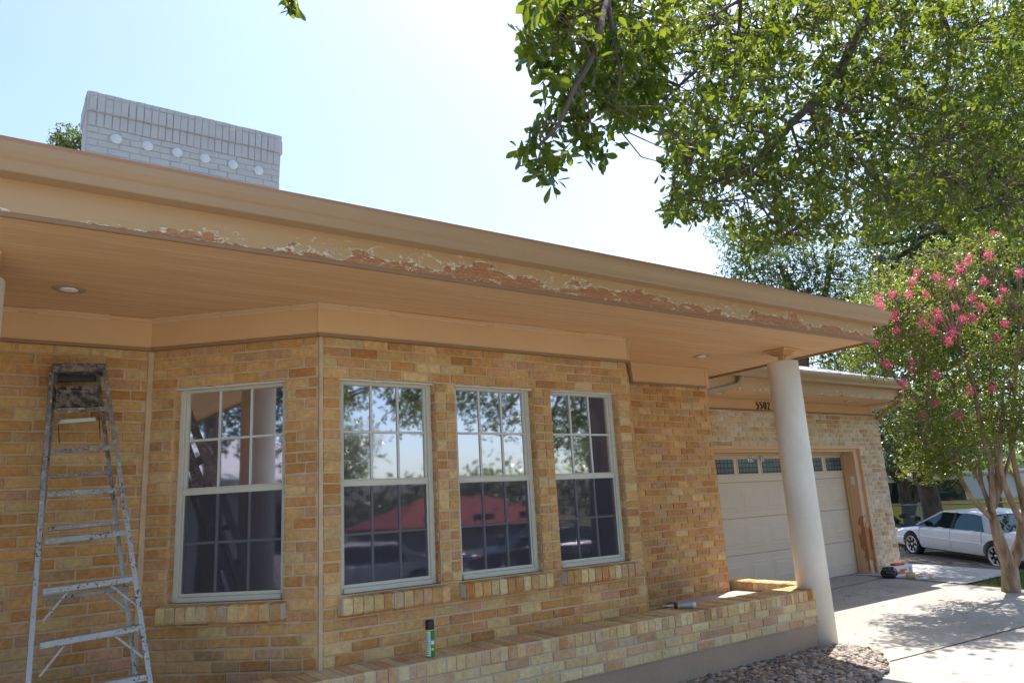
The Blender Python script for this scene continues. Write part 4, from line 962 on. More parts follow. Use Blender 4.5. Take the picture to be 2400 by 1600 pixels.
    for x in wx:
        for s in (1, -1):
            c = T(x, s*.66, .31); a = ly*s; m = MB()
            m.lathe(c, [(.17, 0), (.25, .0), (.268, .03), (.271, .10), (.265, .165), (.24, .185), (.195, .175), (.18, .15)], 40, axis=a); w_ = m.build('wheel', ['rubber'], car)
            m = MB(); m.lathe(c, [(.0, .10), (.185, .11)], 32, axis=a); m.build('hub', ['dark'], w_)
            m = MB(); m.lathe(c, [(.176, .13), (.196, .13), (.199, .176), (.192, .186), (.183, .182), (.176, .14)], 40, axis=a)
            for k in range(7):
                an = 2*math.pi*k/7
                for da in (-.12, .12):
                    d1 = fx*math.cos(an+da)+uzz*math.sin(an+da); d2 = fx*math.cos(an+da*.6)+uzz*math.sin(an+da*.6)
                    bar(m, c+a*.172+d1*.186, c+a*.165+d2*.09, .02, .016, 0, a)
            m.lathe(c, [(.035, .14), (.035, .17), (.02, .175)], 16, axis=a)
            m.build('rim', ['chrome'], w_)
    return car
pf, pr_ = at(2146, 1297.8, 17.9), at(2339, 1330, 15.4)
hd = math.atan2(pf.y-pr_.y, pf.x-pr_.x); mid = (pf+pr_)/2; dist = (Vector((pf.x, pf.y))-Vector((pr_.x, pr_.y))).length; pt = math.atan2(pf.z-pr_.z, dist)
side = Vector((-math.sin(hd), math.cos(hd), 0)); near = side if side.dot(-Vector((mid.x, mid.y, 0))) > 0 else -side
cc = mid-near*.80; make_car((cc.x, cc.y, cc.z), hd, 'car_white', 'white four-door sedan parked beyond the garage, partly behind the crape myrtle trunk', pt)
print('CAR', cc, math.degrees(hd), dist, ground_z(pf.x, pf.y), pf.z, ground_z(pr_.x, pr_.y), pr_.z)
c2 = at(2030, 1260, 24); make_car((c2.x, c2.y, ground_z(c2.x, c2.y)+.0), hd+math.pi-.3, 'car_dark', 'dark car mostly hidden behind the garage corner, ahead of the white sedan', 0, False)
make_car((6.4, -4.6, ground_z(6, -4)), R(200), 'car_white', 'white sedan behind the photographer, seen only as a reflection in the bay window', 0, False)
make_car((12.2, -5.6, ground_z(12, -4)), R(195), 'car_dark', 'dark sedan behind the photographer, seen only as a reflection in the third bay window', 0, False)

# yellow and white vehicle behind the white car
vq = at(2262, 1175, 26); vx = Vector((.62, -.78, 0)).normalized(); vn = Vector((-vx.y, vx.x, 0)); vn = vn if vn.dot(-vq) > 0 else -vn
zg = ground_z(vq.x, vq.y); Oz = Vector((vq.x, vq.y, zg)); van = empty('trailer', (vq.x, vq.y, zg), 'yellow and white trailer with a dark window, parked behind the white sedan', 'trailer')
def tv(u, v):
    d = ray(u, v); t = vq.dot(vn)/d.dot(vn); p = d*t; return (p-Oz).dot(vx), p.z-zg
wx0, wz0 = tv(2180, 1176); wx1, wz1 = tv(2259, 1121); px0, pz0 = tv(2262, 1170); px1, pz1 = tv(2312, 1122); _, rz = tv(2262, 1113); _, yz = tv(2262, 1173)
m = MB(); m.frame(Oz, vx, (0, 0, 1), vn, (-4.2, .6, -2.2), (4.6, yz, 0), 1, bev=.05); m.frame(Oz, vx, (0, 0, 1), vn, (-4.2, yz, -2.2), (4.6, rz, -.03), 0, bev=.05); m.frame(Oz, vx, (0, 0, 1), vn, (-4.25, rz+.002, -2.25), (4.65, rz+.12, .02), 2, bev=.03)
m.build('body', ['siding', 'yellow', 'siding'], van)
m = MB(); m.frame(Oz, vx, (0, 0, 1), vn, (wx0-1.5, wz0+.02, -.028), (wx1, wz1, -.01), 0, bev=.008); m.build('window', ['vanglass'], van)
m = MB(); m.frame(Oz, vx, (0, 0, 1), vn, (px0+.05, pz0, -.028), (px1, pz1, -.005), 0, bev=.005); m.build('side_panel', ['skin_metal'], van)
m = MB(); m.frame(Oz, vx, (0, 0, 1), vn, (px1+.05, .8, -.028), (px1+.35, rz-.05, -.0), 0, bev=.005); m.build('dark_post', ['black'], van)
m = MB(); A = Oz+vx*(px1+1.5)+vn*.05; m.tube([A+Vector((0, 0, .7)), A-vx*.75+Vector((0, 0, rz+.2))], .05, 6); m.build('yellow_brace', ['yellow'], van)
for x in (-2.6, 2.6):
    m = MB(); m.lathe(Oz+vx*x+Vector((0, 0, .38))-vn*.3, [(.37, 0), (.38, .25)], 24, axis=vn); m.build('wheel', ['rubber'], van)
# chain-link fence
f0, f1 = at(2050, 1240, 23), at(2260, 1240, 23); zf = ground_z(f0.x, f0.y)
fe = empty('chain_link_fence', (f0.x, f0.y, zf), 'low grey chain-link fence across the yard behind the white sedan', 'fence')
fd = Vector((f1.x-f0.x, f1.y-f0.y, 0)).normalized(); FL = 9.0; fo = Vector((f0.x, f0.y, 0))-fd*3
zA = lambda t: ground_z((fo+fd*t).x, (fo+fd*t).y)
m = MB(); m.tube([fo+fd*t+Vector((0, 0, zA(t)+1.2)) for t in np.linspace(0, FL, 10)], .025, 8); m.build('top_rail', ['galv'], fe)
for t in np.arange(0, FL+.1, 2.25):
    m = MB(); m.tube([fo+fd*t+Vector((0, 0, zA(t)-.1)), fo+fd*t+Vector((0, 0, zA(t)+1.25))], .034, 8); m.build('post', ['galv'], fe)
m = MB()
for k in np.arange(-1.2, FL, .09):
    for s in (1, -1):
        a, b = (k, k+1.2) if s > 0 else (k+1.2, k); a_, b_ = max(0, min(FL, a)), max(0, min(FL, b))
        if abs(b_-a_) < .05: continue
        za = 0 if a == a_ else abs(a_-a); zb_ = 1.18 if b == b_ else 1.18-abs(b_-b)
        m.tube([fo+fd*a_+Vector((0, 0, zA(a_)+za)), fo+fd*b_+Vector((0, 0, zA(b_)+zb_))], .0035, 3, caps=False)
m.build('wire_mesh', ['galv'], fe)

# ------------------------------------------------------------------ foliage
def leaf_template(kind):
    if kind == 'obovate':      # rounded oak leaf with a folded mid-rib
        prof = [(0, .03), (.22, .10), (.5, .19), (.70, .23), (.88, .16), (1.0, .02)]
        V = []
        for t, w in prof: V += [(-w, t, .10*w+.0), (0, t, -.06*math.sin(t*3)), (w, t, .10*w)]
        V = np.array(V); V[:, 2] -= .14*V[:, 1]**2; F = []
        for i in range(len(prof)-1):
            for k in (0, 1): a = i*3+k; F.append((a, a+1, a+4, a+3))
        return V, np.array(F)
    V = np.array([(0, 0, 0), (-.24, .45, .05), (0, 1, -.05), (.24, .45, .05)], float); return V, np.array([(0, 1, 2, 3)])
def leaves(P, D, size, kind, tone=None, spread=.9):
    """P: positions, D: preferred directions; returns V, F, c"""
    n = len(P); T, Ft = leaf_template(kind); s = size*rng.uniform(.65, 1.25, n)
    y = D+rng.normal(0, spread, (n, 3))*.6; y /= np.linalg.norm(y, axis=1)[:, None]
    z = rng.normal(0, .6, (n, 3)); z[:, 2] += .9; z -= (z*y).sum(1)[:, None]*y; z /= np.linalg.norm(z, axis=1)[:, None]+1e-9
    x = np.cross(y, z)
    V = P[:, None, :]+s[:, None, None]*(T[None, :, 0:1]*x[:, None, :]+T[None, :, 1:2]*y[:, None, :]+T[None, :, 2:3]*z[:, None, :])
    F = Ft[None]+(np.arange(n)*len(T))[:, None, None]
    c = np.clip(rng.normal(.45, .2, n) if tone is None else tone, 0, 1); return V.reshape(-1, 3), F.reshape(-1, Ft.shape[1]), np.repeat(c, len(T))
def curve_pts(pts, n=6):
    """Catmull-Rom through pts"""
    P = [Vector(p) for p in pts]; P = [P[0]*2-P[1]]+P+[P[-1]*2-P[-2]]; out = []
    for i in range(1, len(P)-2):
        for k in range(n):
            t = k/n; a, b, c, d = P[i-1], P[i], P[i+1], P[i+2]
            out.append(((b*2)+(c-a)*t+(a*2-b*5+c*4-d)*t*t+(b*3-a-c*3+d)*t*t*t)/2)
    return out+[P[-2]]
def in_poly(px, py, poly):
    ins = np.zeros(len(px), bool); j = len(poly)-1
    for i in range(len(poly)):
        xi, yi = poly[i]; xj, yj = poly[j]
        ins ^= ((yi > py) != (yj > py)) & (px < (xj-xi)*(py-yi)/(yj-yi+1e-9)+xi); j = i
    return ins
FW, R2_, U2_ = np.array(fwd), np.array(r2), np.array(u2)
def at_np(u, v, d): return (FW[None]+np.outer((u-1200)/FPX, R2_)+np.outer((800-v)/FPX, U2_))*d[:, None]

# --- the big oak whose boughs hang over the view; its trunk stands right of the camera
TR = Vector((10.2, -.8, ground_z(10, -.8)))
oak = empty('oak_tree', TR, 'spreading oak whose leafy boughs hang over the driveway from above right', 'tree')
fork = Vector((9.8, -.3, 2.6))
m = MB(); m.tube(curve_pts([TR-Vector((0, 0, .2)), TR+Vector((-.05, .1, 1.2)), TR+Vector((-.2, .3, 2.8)), fork]), [.42-.01*i for i in range(19)], 16); m.build('trunk', ['bark'], oak)
limbs_px = [  # (pixels with depth), start radius
    ([(2330, -260, 7.6), (2150, -90, 7.3), (2067, 0, 7.0), (2010, 75, 6.8), (1982, 140, 6.6), (1930, 215, 6.3), (1870, 275, 6.0), (1810, 330, 5.8), (1760, 400, 5.7)], .05),
    ([(1982, 140, 6.6), (1975, 200, 6.7), (1968, 260, 6.9), (1985, 330, 7.1)], .03),
    ([(2400, -220, 8.2), (2230, -80, 7.9), (2145, 0, 7.7), (2122, 80, 7.5), (2118, 110, 7.4), (2060, 165, 7.2), (2018, 205, 7.1)], .04),
    ([(2420, -150, 8.6), (2300, -60, 8.4), (2205, 0, 8.2), (2226, 90, 8.1), (2222, 160, 8.1), (2205, 240, 8.0), (2196, 290, 8.0), (2140, 330, 8)], .038),
    ([(1990, -220, 5.2), (1700, -150, 4.6), (1500, -90, 4.0), (1425, 0, 3.6), (1405, 80, 3.4), (1380, 150, 3.3), (1345, 210, 3.2), (1310, 290, 3.15), (1265, 340, 3.1)], .028),
    ([(1425, 0, 3.6), (1440, 110, 3.6), (1452, 170, 3.6), (1440, 250, 3.7)], .012),
    ([(2067, 0, 7.0), (1880, 60, 6.4), (1740, 90, 5.8), (1640, 160, 5.4), (1560, 230, 5.2)], .03),
    ([(1870, 275, 6.0), (1790, 370, 5.8), (1720, 410, 5.6), (1640, 440, 5.45), (1575, 470, 5.35)], .022),
    ([(2205, 240, 8.0), (2280, 330, 8.2), (2330, 420, 8.4)], .03),
    ([(1700, -150, 4.6), (1735, 0, 5.0), (1725, 120, 5.2), (1712, 250, 5.4)], .018),
    ([(1500, -90, 4.0), (1180, -120, 3.2), (830, -90, 2.9), (690, -40, 2.8), (672, 5, 2.8), (676, 25, 2.8)], .012),
    ([(2196, 290, 8.0), (2130, 420, 8.0), (2050, 490, 7.9)], .02)]
limb_nodes = []
for i, (px, r0) in enumerate(limbs_px):
    pts = [at(*q) for q in px]
    if i in (0, 2, 3): pts = [fork, (fork*.5+pts[0]*.5)+Vector((0, 0, .5))]+pts
    elif i == 4: pts = [fork, Vector((6.5, .8, 4.4))]+pts
    cp = curve_pts(pts, 5); n = len(cp); m = MB(); m.tube(cp, [(r0*1.5 if i in (0, 2, 3) else r0)*(1-.75*k/(n-1)) for k in range(n)], 8)
    m.build('limb', ['bark'], oak); limb_nodes += [(p, i) for p in cp]
LN = np.array([tuple(p) for p, _ in limb_nodes])
poly_main = [(1560, -60), (1540, 60), (1450, 40), (1330, -60), (2480, -60), (2480, 640), (2400, 600), (2330, 520), (2250, 545), (2170, 500), (2080, 560), (2000, 545), (1940, 580), (1860, 560), (1800, 575), (1755, 605), (1725, 560), (1690, 500), (1640, 515), (1560, 515), (1540, 480), (1590, 455), (1560, 420), (1545, 385), (1570, 350), (1550, 320), (1545, 285), (1500, 270), (1440, 300), (1400, 220), (1300, 140), (1260, 60), (1240, -60)]
poly_near = [(1215, -60), (1240, 20), (1225, 75), (1205, 100), (1235, 150), (1280, 150), (1265, 200), (1290, 225), (1275, 260), (1245, 300), (1250, 325), (1200, 345), (1215, 400), (1255, 440), (1310, 430), (1320, 370), (1345, 330), (1370, 375), (1440, 365), (1430, 320), (1395, 280), (1440, 300), (1470, 320), (1500, 290), (1530, 300), (1540, 200), (1560, 100), (1560, -60)]
def sample(poly, n):
    P = np.array(poly); out = np.zeros((0, 2))
    while len(out) < n:
        q = rng.uniform(P.min(0), P.max(0), (n*2, 2)); out = np.vstack([out, q[in_poly(q[:, 0], q[:, 1], poly)]])
    return out[:n]
def rosettes(C3, nleaf, size, down=.5):
    """clusters of leaves round twig tips"""
    n = len(C3); base = np.repeat(C3, nleaf, 0)+rng.normal(0, size*.28, (n*nleaf, 3)); D = rng.normal(0, 1, (n*nleaf, 3)); D[:, 2] -= down; D /= np.linalg.norm(D, axis=1)[:, None]; return base, D
def twigs(m, tips, nodes, rad=.003, maxd=1.2, frac=1.0, bend=.12):
    for p in tips:
        if random.random() > frac: continue
        d2 = ((nodes-p)**2).sum(1); j = d2.argmin(); L = math.sqrt(d2[j])
        if L > maxd or L < .03: continue
        a, b = Vector(nodes[j]), Vector(p); mid = (a+b)/2+Vector(rng.normal(0, bend*L, 3)); m.tube([a, mid, b], [rad*1.6, rad*1.2, rad*.7], 4, caps=False)
# sub-branches for the main mass
q = sample(poly_main, 150); dep = 5.2+np.clip((q[:, 0]-1500)/900, -.6, 1)*2.9+rng.normal(0, .55, len(q)); sub = at_np(q[:, 0], q[:, 1], dep)
m = MB(); subn = []
for p in sub:
    d2 = ((LN-p)**2).sum(1); j = d2.argmin(); a, b = Vector(LN[j]), Vector(p); L = (b-a).length
    if L < .05 or (L > .9 and p[0] < 6.2): continue
    cp = curve_pts([a, (a+b)/2+Vector(rng.normal(0, .10*L, 3))+Vector((0, 0, .05*L)), b+Vector((0, 0, -.06*L))], 5); m.tube(cp, [.014*(1-.65*k/(len(cp)-1)) for k in range(len(cp))], 5, caps=False); subn += [tuple(x) for x in cp]
SN = np.vstack([LN, np.array(subn)])
q = sample(poly_main, 5600)
hole = (np.sin(q[:, 0]*.021+q[:, 1]*.013)+np.sin(q[:, 1]*.027-q[:, 0]*.009+1.3)+np.sin(q[:, 0]*.045+2)*.5)
keep = rng.uniform(0, 1, len(q)) < np.clip(.62+.22*hole+.25*np.clip((q[:, 0]-1550)/500, -1, 1), .12, 1); q = q[keep]
dep = 5.2+np.clip((q[:, 0]-1500)/900, -.6, 1)*2.9+rng.normal(0, .7, len(q)); tip = at_np(q[:, 0], q[:, 1], dep)
near = SN[[((SN-p)**2).sum(1).argmin() for p in tip]]; tip = near+(tip-near)*np.minimum(1, .55/np.maximum(np.linalg.norm(tip-near, axis=1), .01))[:, None]*1.0 if False else tip
twigs(m, tip, SN, .003, .5, .9)
m.build('twigs', ['twig'], oak)
b_, D_ = rosettes(tip, 8, .075); tone = np.clip(np.repeat(rng.normal(.42, .18, len(tip)), 8)+rng.normal(0, .1, len(tip)*8), 0, 1)
V, F, c = leaves(b_, D_, .062, 'obovate', tone); np_mesh('crown', V, F, 'leaf_oak', oak, c)
# nearer bough on the left of the mass, larger in view
q = sample(poly_near, 270); dep = 3.3+np.clip((q[:, 0]-1250)/300, -.3, 1)*1.1+rng.normal(0, .22, len(q)); tip = at_np(q[:, 0], q[:, 1], dep)
NB_ = np.array([tuple(p) for p, i in limb_nodes if i in (4, 5, 6)])
m = MB(); sub2 = tip[rng.permutation(len(tip))[:45]]; sn = [tuple(x) for x in NB_]
for p in sub2:
    d2 = ((NB_-p)**2).sum(1); a, b = Vector(NB_[d2.argmin()]), Vector(p); L = (b-a).length
    if L > .32: continue
    cp = curve_pts([a, (a+b)/2+Vector(rng.normal(0, .06*L, 3))+Vector((0, 0, .08*L)), b], 4); m.tube(cp, [.006*(1-.6*k/(len(cp)-1)) for k in range(len(cp))], 5, caps=False); sn += [tuple(x) for x in cp]
twigs(m, tip, np.array(sn), .002, .22, 1)
m.build('near_twigs', ['twig'], oak)
b_, D_ = rosettes(tip, 7, .06, .8); tone = np.clip(np.repeat(rng.normal(.40, .22, len(tip)), 7)+rng.normal(0, .08, len(tip)*7), 0, 1)
V, F, c = leaves(b_, D_, .074, 'obovate', tone, .7); np_mesh('near_foliage', V, F, 'leaf_oak', oak, c)
tip = at_np(rng.uniform(662, 688, 8), rng.uniform(-20, 28, 8), rng.uniform(2.78, 2.84, 8)); b_, D_ = rosettes(tip, 4, .03, 1.2); V, F, c = leaves(b_, D_, .045, 'obovate', None, .6); np_mesh('sprig', V, F, 'leaf_oak', oak, c)
# boughs of the same oak behind the camera, mirrored in the bay windows, and the rest of the crown
cl = [(4.2, -1.6, 2.5, .8), (5.4, -2.4, 2.9, 1.0), (4.6, -1.9, 1.9, .7), (3.6, -1.2, 2.2, .7), (6.2, -1.6, 2.0, .7), (6.8, -2.0, 2.6, .9), (3.2, -2.6, 3.4, .9), (8.0, -1.2, 3.0, 1.0), (9.0, -2.5, 3.8, 1.5), (11.2, -1.5, 4.2, 1.8), (8.2, 1.0, 5.6, 1.5), (11.5, 1.2, 5.0, 1.7), (9.6, .4, 6.5, 1.8), (7.4, -2.9, 2.1, .7), (10.7, -2.0, 1.9, 1.2), (12.2, -3.0, 1.7, 1.3), (9.6, -1.8, 1.6, .8), (8.0, -2.2, 2.3, .8), (9.0, -2.5, 2.0, .7), (5.2, -2.2, 2.2, .8), (12.6, -3.0, 3.6, 1.6)]
tip = np.vstack([np.array((x, y, z))+rng.normal(0, .42, (int(300*r*r), 3))*r*.85 for x, y, z, r in cl])
m = MB(); ln2 = []
for x, y, z, r in cl:
    cp = curve_pts([fork, (Vector((x, y, z))+fork)/2+Vector((0, 0, .5)), Vector((x, y, z))], 5); m.tube(cp, [.09*(1-.8*k/(len(cp)-1)) for k in range(len(cp))], 7); ln2 += [tuple(p) for p in cp]
m.build('limb', ['bark'], oak)
b_, D_ = rosettes(tip, 7, .075); V, F, c = leaves(b_, D_, .08, 'obovate'); np_mesh('rear_foliage', V, F, 'leaf_oak', oak, c)

# --- generic tree: trunk paths + ellipsoid clumps of leaves
def tree(name, base, label, trunks, clumps, mat, bark, lsize, dens, kind='quad', r0=.2, group=None, cat='tree', extra=True):
    t = empty(name, base, label, cat, group); nodes = []
    for k, (pts, r) in enumerate(trunks):
        cp = curve_pts(pts, 5); n = len(cp); m = MB(); m.tube(cp, [r*(1-.6*i/(n-1)) for i in range(n)], 12 if r > .08 else 8); m.build('trunk' if k == 0 else 'branch', [bark], t); nodes += [tuple(p) for p in cp]
    NA_ = np.array(nodes); m = MB(); T = []
    for (c, r) in clumps:
        c = np.array(c, float); r = np.array(r if hasattr(r, '__len__') else (r, r, r), float); vol = r.prod()
        k = int(dens*vol**.72)+3; p = rng.normal(0, 1, (k, 3)); p /= np.linalg.norm(p, axis=1)[:, None]; p *= (rng.uniform(.15, 1, k)**.55)[:, None]; p = c+p*r; T.append(p)
        if extra:
            a = Vector(NA_[((NA_-c)**2).sum(1).argmin()]); b = Vector(c); L = (b-a).length
            cp = curve_pts([a, (a+b)/2+Vector(rng.normal(0, .08*L, 3)), b], 4); m.tube(cp, [.012*L*(1-.6*i/(len(cp)-1))+.008 for i in range(len(cp))], 6, caps=False)
            for q in p[:10]: m.tube([b, (b+Vector(q))/2+Vector(rng.normal(0, .06, 3)), q], [.014, .01, .004], 4, caps=False)
    if extra: m.build('twigs', [bark], t)
    T = np.vstack(T); nl = 7; b_, D_ = rosettes(T, nl, lsize*1.2, .1)
    V, F, c = leaves(b_, D_, lsize, kind, np.clip(np.repeat(rng.normal(.45, .2, len(T)), nl)+rng.normal(0, .12, len(T)*nl), 0, 1)); np_mesh('crown', V, F, mat, t, c)
    return t, T
def pc(u, v, d, r): return (tuple(at(u, v, d)), r)

# crape myrtle
mb0 = gnd(2366, 1385); zt0 = mb0.z; MD = (mb0.dot(fwd))
print('MYRTLE', mb0, MD)
def mp(u, v, dd=0): return at(u, v, MD+dd)
trunks = [([mb0-Vector((0, 0, .15)), mp(2366, 1330), mp(2350, 1290), mp(2335, 1240), mp(2325, 1200)], .13),
          ([mp(2370, 1320), mp(2392, 1270), mp(2396, 1225), mp(2402, 1195)], .10), ([mp(2325, 1215), mp(2290, 1180), mp(2265, 1145), mp(2240, 1100), mp(2205, 1030), mp(2170, 960)], .042),
          ([mp(2322, 1200), mp(2310, 1160, .1), mp(2292, 1120, .1), mp(2270, 1080, .1), mp(2262, 1030, .2), mp(2240, 960, .3)], .035),
          ([mp(2325, 1200), mp(2325, 1150), mp(2320, 1080), mp(2300, 1010), mp(2280, 900), mp(2240, 790)], .05), ([mp(2328, 1190, .1), mp(2338, 1130, .1), mp(2335, 1060, .1), mp(2325, 950, .2), mp(2320, 820, .3)], .05),
          ([mp(2395, 1225), mp(2368, 1170), mp(2348, 1110, -.1), mp(2345, 1040, -.1), mp(2350, 930, -.2)], .05), ([mp(2402, 1195), mp(2385, 1120, .2), mp(2370, 1030, .3), mp(2380, 900, .4), mp(2390, 760, .4)], .05),
          ([mp(2402, 1195), mp(2420, 1110, .1), mp(2425, 1000), mp(2440, 860)], .05), ([mp(2335, 1180, .2), mp(2358, 1100, .2), mp(2385, 1000, .2), mp(2410, 880, .3)], .035),
          ([mp(2325, 1200, .2), mp(2300, 1130, .4), mp(2290, 1050, .5), mp(2250, 950, .6), mp(2210, 850, .7)], .035)]
cl = [(2330, 640), (2390, 600), (2270, 680), (2190, 690), (2130, 730), (2090, 790), (2060, 830), (2150, 800), (2220, 760), (2300, 740), (2380, 720), (2155, 850), (2180, 860), (2260, 840), (2340, 820), (2400, 830),
      (2190, 930), (2240, 900), (2290, 920), (2370, 910), (2165, 985), (2230, 990), (2310, 980), (2160, 1030), (2190, 1045), (2240, 1060), (2175, 1085), (2210, 1080), (2040, 800), (2100, 700), (2180, 650), (2250, 630), (2290, 1010), (2420, 1000), (2350, 990), (2430, 700), (2440, 900), (2350, 560), (2160, 760), (2480, 620), (2520, 700), (2500, 820), (2560, 760), (2480, 540), (2580, 880), (2540, 600), (2300, 590), (2400, 540), (2250, 620), (2060, 740), (2040, 790), (2130, 690), (2230, 680)]  # clumps right of the view are added to widen the driveway shade
cl += [(2200, 590), (2130, 625), (2280, 550), (2370, 520), (2015, 735), (2075, 660), (2330, 580), (2160, 650)]
clm = []
for u, v in cl:
    rr = random.uniform(.24, .52)*(.6 if v < 640 else 1); clm.append(pc(u, v, MD+random.uniform(-.7, .8), (rr, rr*1.15, rr*.9)))
myr, TT = tree('crape_myrtle', tuple(mb0), 'multi-stemmed crape myrtle with bright pink blossom at the driveway edge', trunks, clm, 'leaf_myrtle', 'myrtle_bark', .045, 1250)
fl = [(2317, 598, 16), (2270, 610, 14), (2230, 665, 16), (2350, 680, 10), (2300, 720, 14), (2200, 745, 12), (2060, 705, 16), (2090, 690, 12), (2138, 660, 12), (2130, 690, 12), (2170, 690, 8), (2095, 740, 16), (2280, 745, 12), (2195, 735, 14), (2185, 770, 14), (2160, 755, 12), (2258, 748, 12), (2231, 780, 18), (2222, 800, 12), (2340, 705, 9), (2250, 630, 14), (2195, 650, 14), (2100, 775, 12), (2055, 805, 10), (2075, 850, 12), (2137, 868, 17), (2195, 877, 13), (2117, 898, 17), (2272, 914, 13), (2325, 908, 10), (2160, 972, 11), (2245, 972, 12), (2390, 640, 12), (2192, 944, 8), (2065, 720, 12), (2335, 790, 10), (2355, 760, 10), (2280, 700, 12), (2135, 845, 6), (2330, 545, 9), (2305, 660, 12), (2240, 720, 9), (2150, 640, 10), (2085, 855, 9)]
for (u, v, rr) in fl:
    d = MD-.85+random.uniform(-.35, .25); c = at_np(np.array([float(u)]), np.array([float(v)]), np.array([d]))[0]; s = rr/FPX*d
    P = c+rng.normal(0, .5, (int(60+rr*11), 3))*s*np.array([.8, .8, 1.0])*.95; D = rng.normal(0, 1, P.shape); D /= np.linalg.norm(D, axis=1)[:, None]+1e-6
    V, F, cv = leaves(P, D, .021, 'quad', np.clip(rng.normal(.45, .25, len(P)), 0, 1)); np_mesh('blossom', V, F, 'petal', myr, cv)

# big dark oak with leaning trunk behind the white car
def bp(u, v, d): return at(u, v, d)
g1 = at(2192, 1235, 21.5); g1.z = ground_z(g1.x, g1.y)
tree('oak_tree', tuple(g1), 'dark oak with a thick trunk leaning left, behind the bonnet of the white sedan', [([g1-Vector((0, 0, .2)), bp(2180, 1170, 21.5), bp(2160, 1110, 21.4), bp(2125, 1070, 21.2), bp(2080, 1040, 21), bp(2040, 1010, 21)], .30), ([bp(2160, 1120, 21.4), bp(2170, 1050, 21.5), bp(2150, 980, 21.6), bp(2160, 850, 22)], .18), ([bp(2160, 850, 22), bp(2130, 760, 22), bp(2150, 640, 22), bp(2110, 560, 22)], .16), ([bp(2160, 850, 22), bp(2200, 700, 22), bp(2240, 600, 22), bp(2260, 540, 22), bp(2240, 480, 22)], .16), ([bp(2120, 660, 21), bp(2085, 620, 21), bp(2050, 600, 21), bp(2020, 570, 21)], .07)],
     [pc(u, v, 21+random.uniform(-2, 2), (1.3, 1.5, .95)) for u, v in ((2080, 1030), (2130, 1010), (2200, 1040), (2070, 960), (2150, 930), (2250, 990), (2330, 960), (2210, 860), (2300, 850), (2390, 870), (2160, 780), (2260, 740), (2350, 700), (2130, 640), (2090, 700), (2180, 590), (2250, 560), (2320, 520), (2390, 480), (2220, 500), (2400, 600), (2300, 620), (2160, 540), (2430, 760), (2370, 380), (2300, 430), (2200, 380), (2100, 420), (2420, 300), (2250, 300), (2350, 200), (2150, 250), (2420, 80), (2250, 100))]+[pc(u, v, d_, (1.2, 1.3, .8)) for u, v, d_ in ((2130, 480, 17), (2220, 430, 17), (2310, 420, 16.5), (2400, 400, 16), (2180, 330, 17), (2290, 300, 16.5), (2400, 260, 16), (2480, 350, 15.5), (2500, 150, 16), (2340, 160, 17), (2560, 300, 15), (2600, 480, 15), (2560, 600, 15.5), (2200, 760, 16), (2280, 730, 16), (2360, 720, 15.5), (2240, 690, 15.5), (2320, 790, 15.5), (2420, 760, 15))], 'leaf_dark', 'bark', .11, 210)  # upper and nearer clumps are added to shade the sedan and path
g2 = at(2138, 1240, 25); g2.z = ground_z(g2.x, g2.y)
tree('oak_tree', tuple(g2), 'forked oak with two dark trunks standing just behind the chain-link fence', [([g2-Vector((0, 0, .2)), bp(2128, 1190, 25), bp(2115, 1130, 25), bp(2112, 1080, 25), bp(2090, 1000, 25)], .24), ([bp(2135, 1200, 25), bp(2148, 1140, 25), bp(2145, 1080, 25), bp(2155, 1000, 25)], .15), ([bp(2112, 1130, 25), bp(2090, 1110, 25), bp(2070, 1090, 25)], .12)],
     [pc(u, v, 25+random.uniform(-1.5, 2), (1.6, 1.7, 1.1)) for u, v in ((2080, 1060), (2095, 1010), (2140, 1050), (2060, 940), (2110, 950), (2180, 980), (2230, 1040), (2260, 960), (2330, 1000))], 'leaf_bg', 'bark', .12, 150)
# feathery elm behind the porch roof
g3 = at(1870, 1150, 20); g3.z = ground_z(g3.x, g3.y)
tree('elm_tree', tuple(g3), 'pale feathery tree rising behind the far end of the porch roof', [([g3, bp(1880, 950, 20), bp(1880, 760, 20), bp(1860, 690, 20), bp(1830, 620, 20)], .22), ([bp(1880, 780, 20), bp(1930, 700, 20), bp(1945, 620, 20), bp(1960, 560, 20)], .10), ([bp(1870, 740, 20), bp(1800, 690, 20), bp(1760, 630, 20)], .08)],
     [pc(u, v, 20+random.uniform(-1, 1.2), (.75, .8, .6)) for u, v in ((1735, 560), (1760, 600), (1740, 640), (1800, 560), (1850, 580), (1800, 640), (1860, 640), (1910, 600), (1950, 640), (1770, 680), (1830, 690), (1900, 680), (1960, 690), (1990, 720), (1930, 730), (1870, 740), (1990, 600), (1900, 790), (1960, 800), (2010, 830), (1930, 850), (1880, 540), (2040, 650), (1710, 535))], 'leaf_bg', 'bark', .085, 330)
g4 = at(2080, 1150, 30); g4.z = ground_z(g4.x, g4.y)
tree('oak_tree', tuple(g4), 'tall blue-green oak filling the gap between the elm and the crape myrtle', [([g4, bp(2090, 950, 30), bp(2080, 800, 30), bp(2130, 650, 30)], .35), ([bp(2085, 850, 30), bp(2200, 700, 30), bp(2300, 560, 30)], .2)],
     [pc(u, v, 30+random.uniform(-2, 2), (1.5, 1.6, 1.1)) for u, v in ((2030, 780), (2060, 700), (2090, 640), (2130, 600), (2180, 640), (2150, 700), (2230, 600), (2280, 540), (2340, 560), (2390, 530), (2050, 840), (2110, 780), (1960, 860), (2200, 540), (2010, 880), (2350, 460), (2420, 420), (2080, 580))], 'leaf_bg', 'bark', .12, 170)
g5 = Vector((.6, 15.0, ground_z(1, 15)))
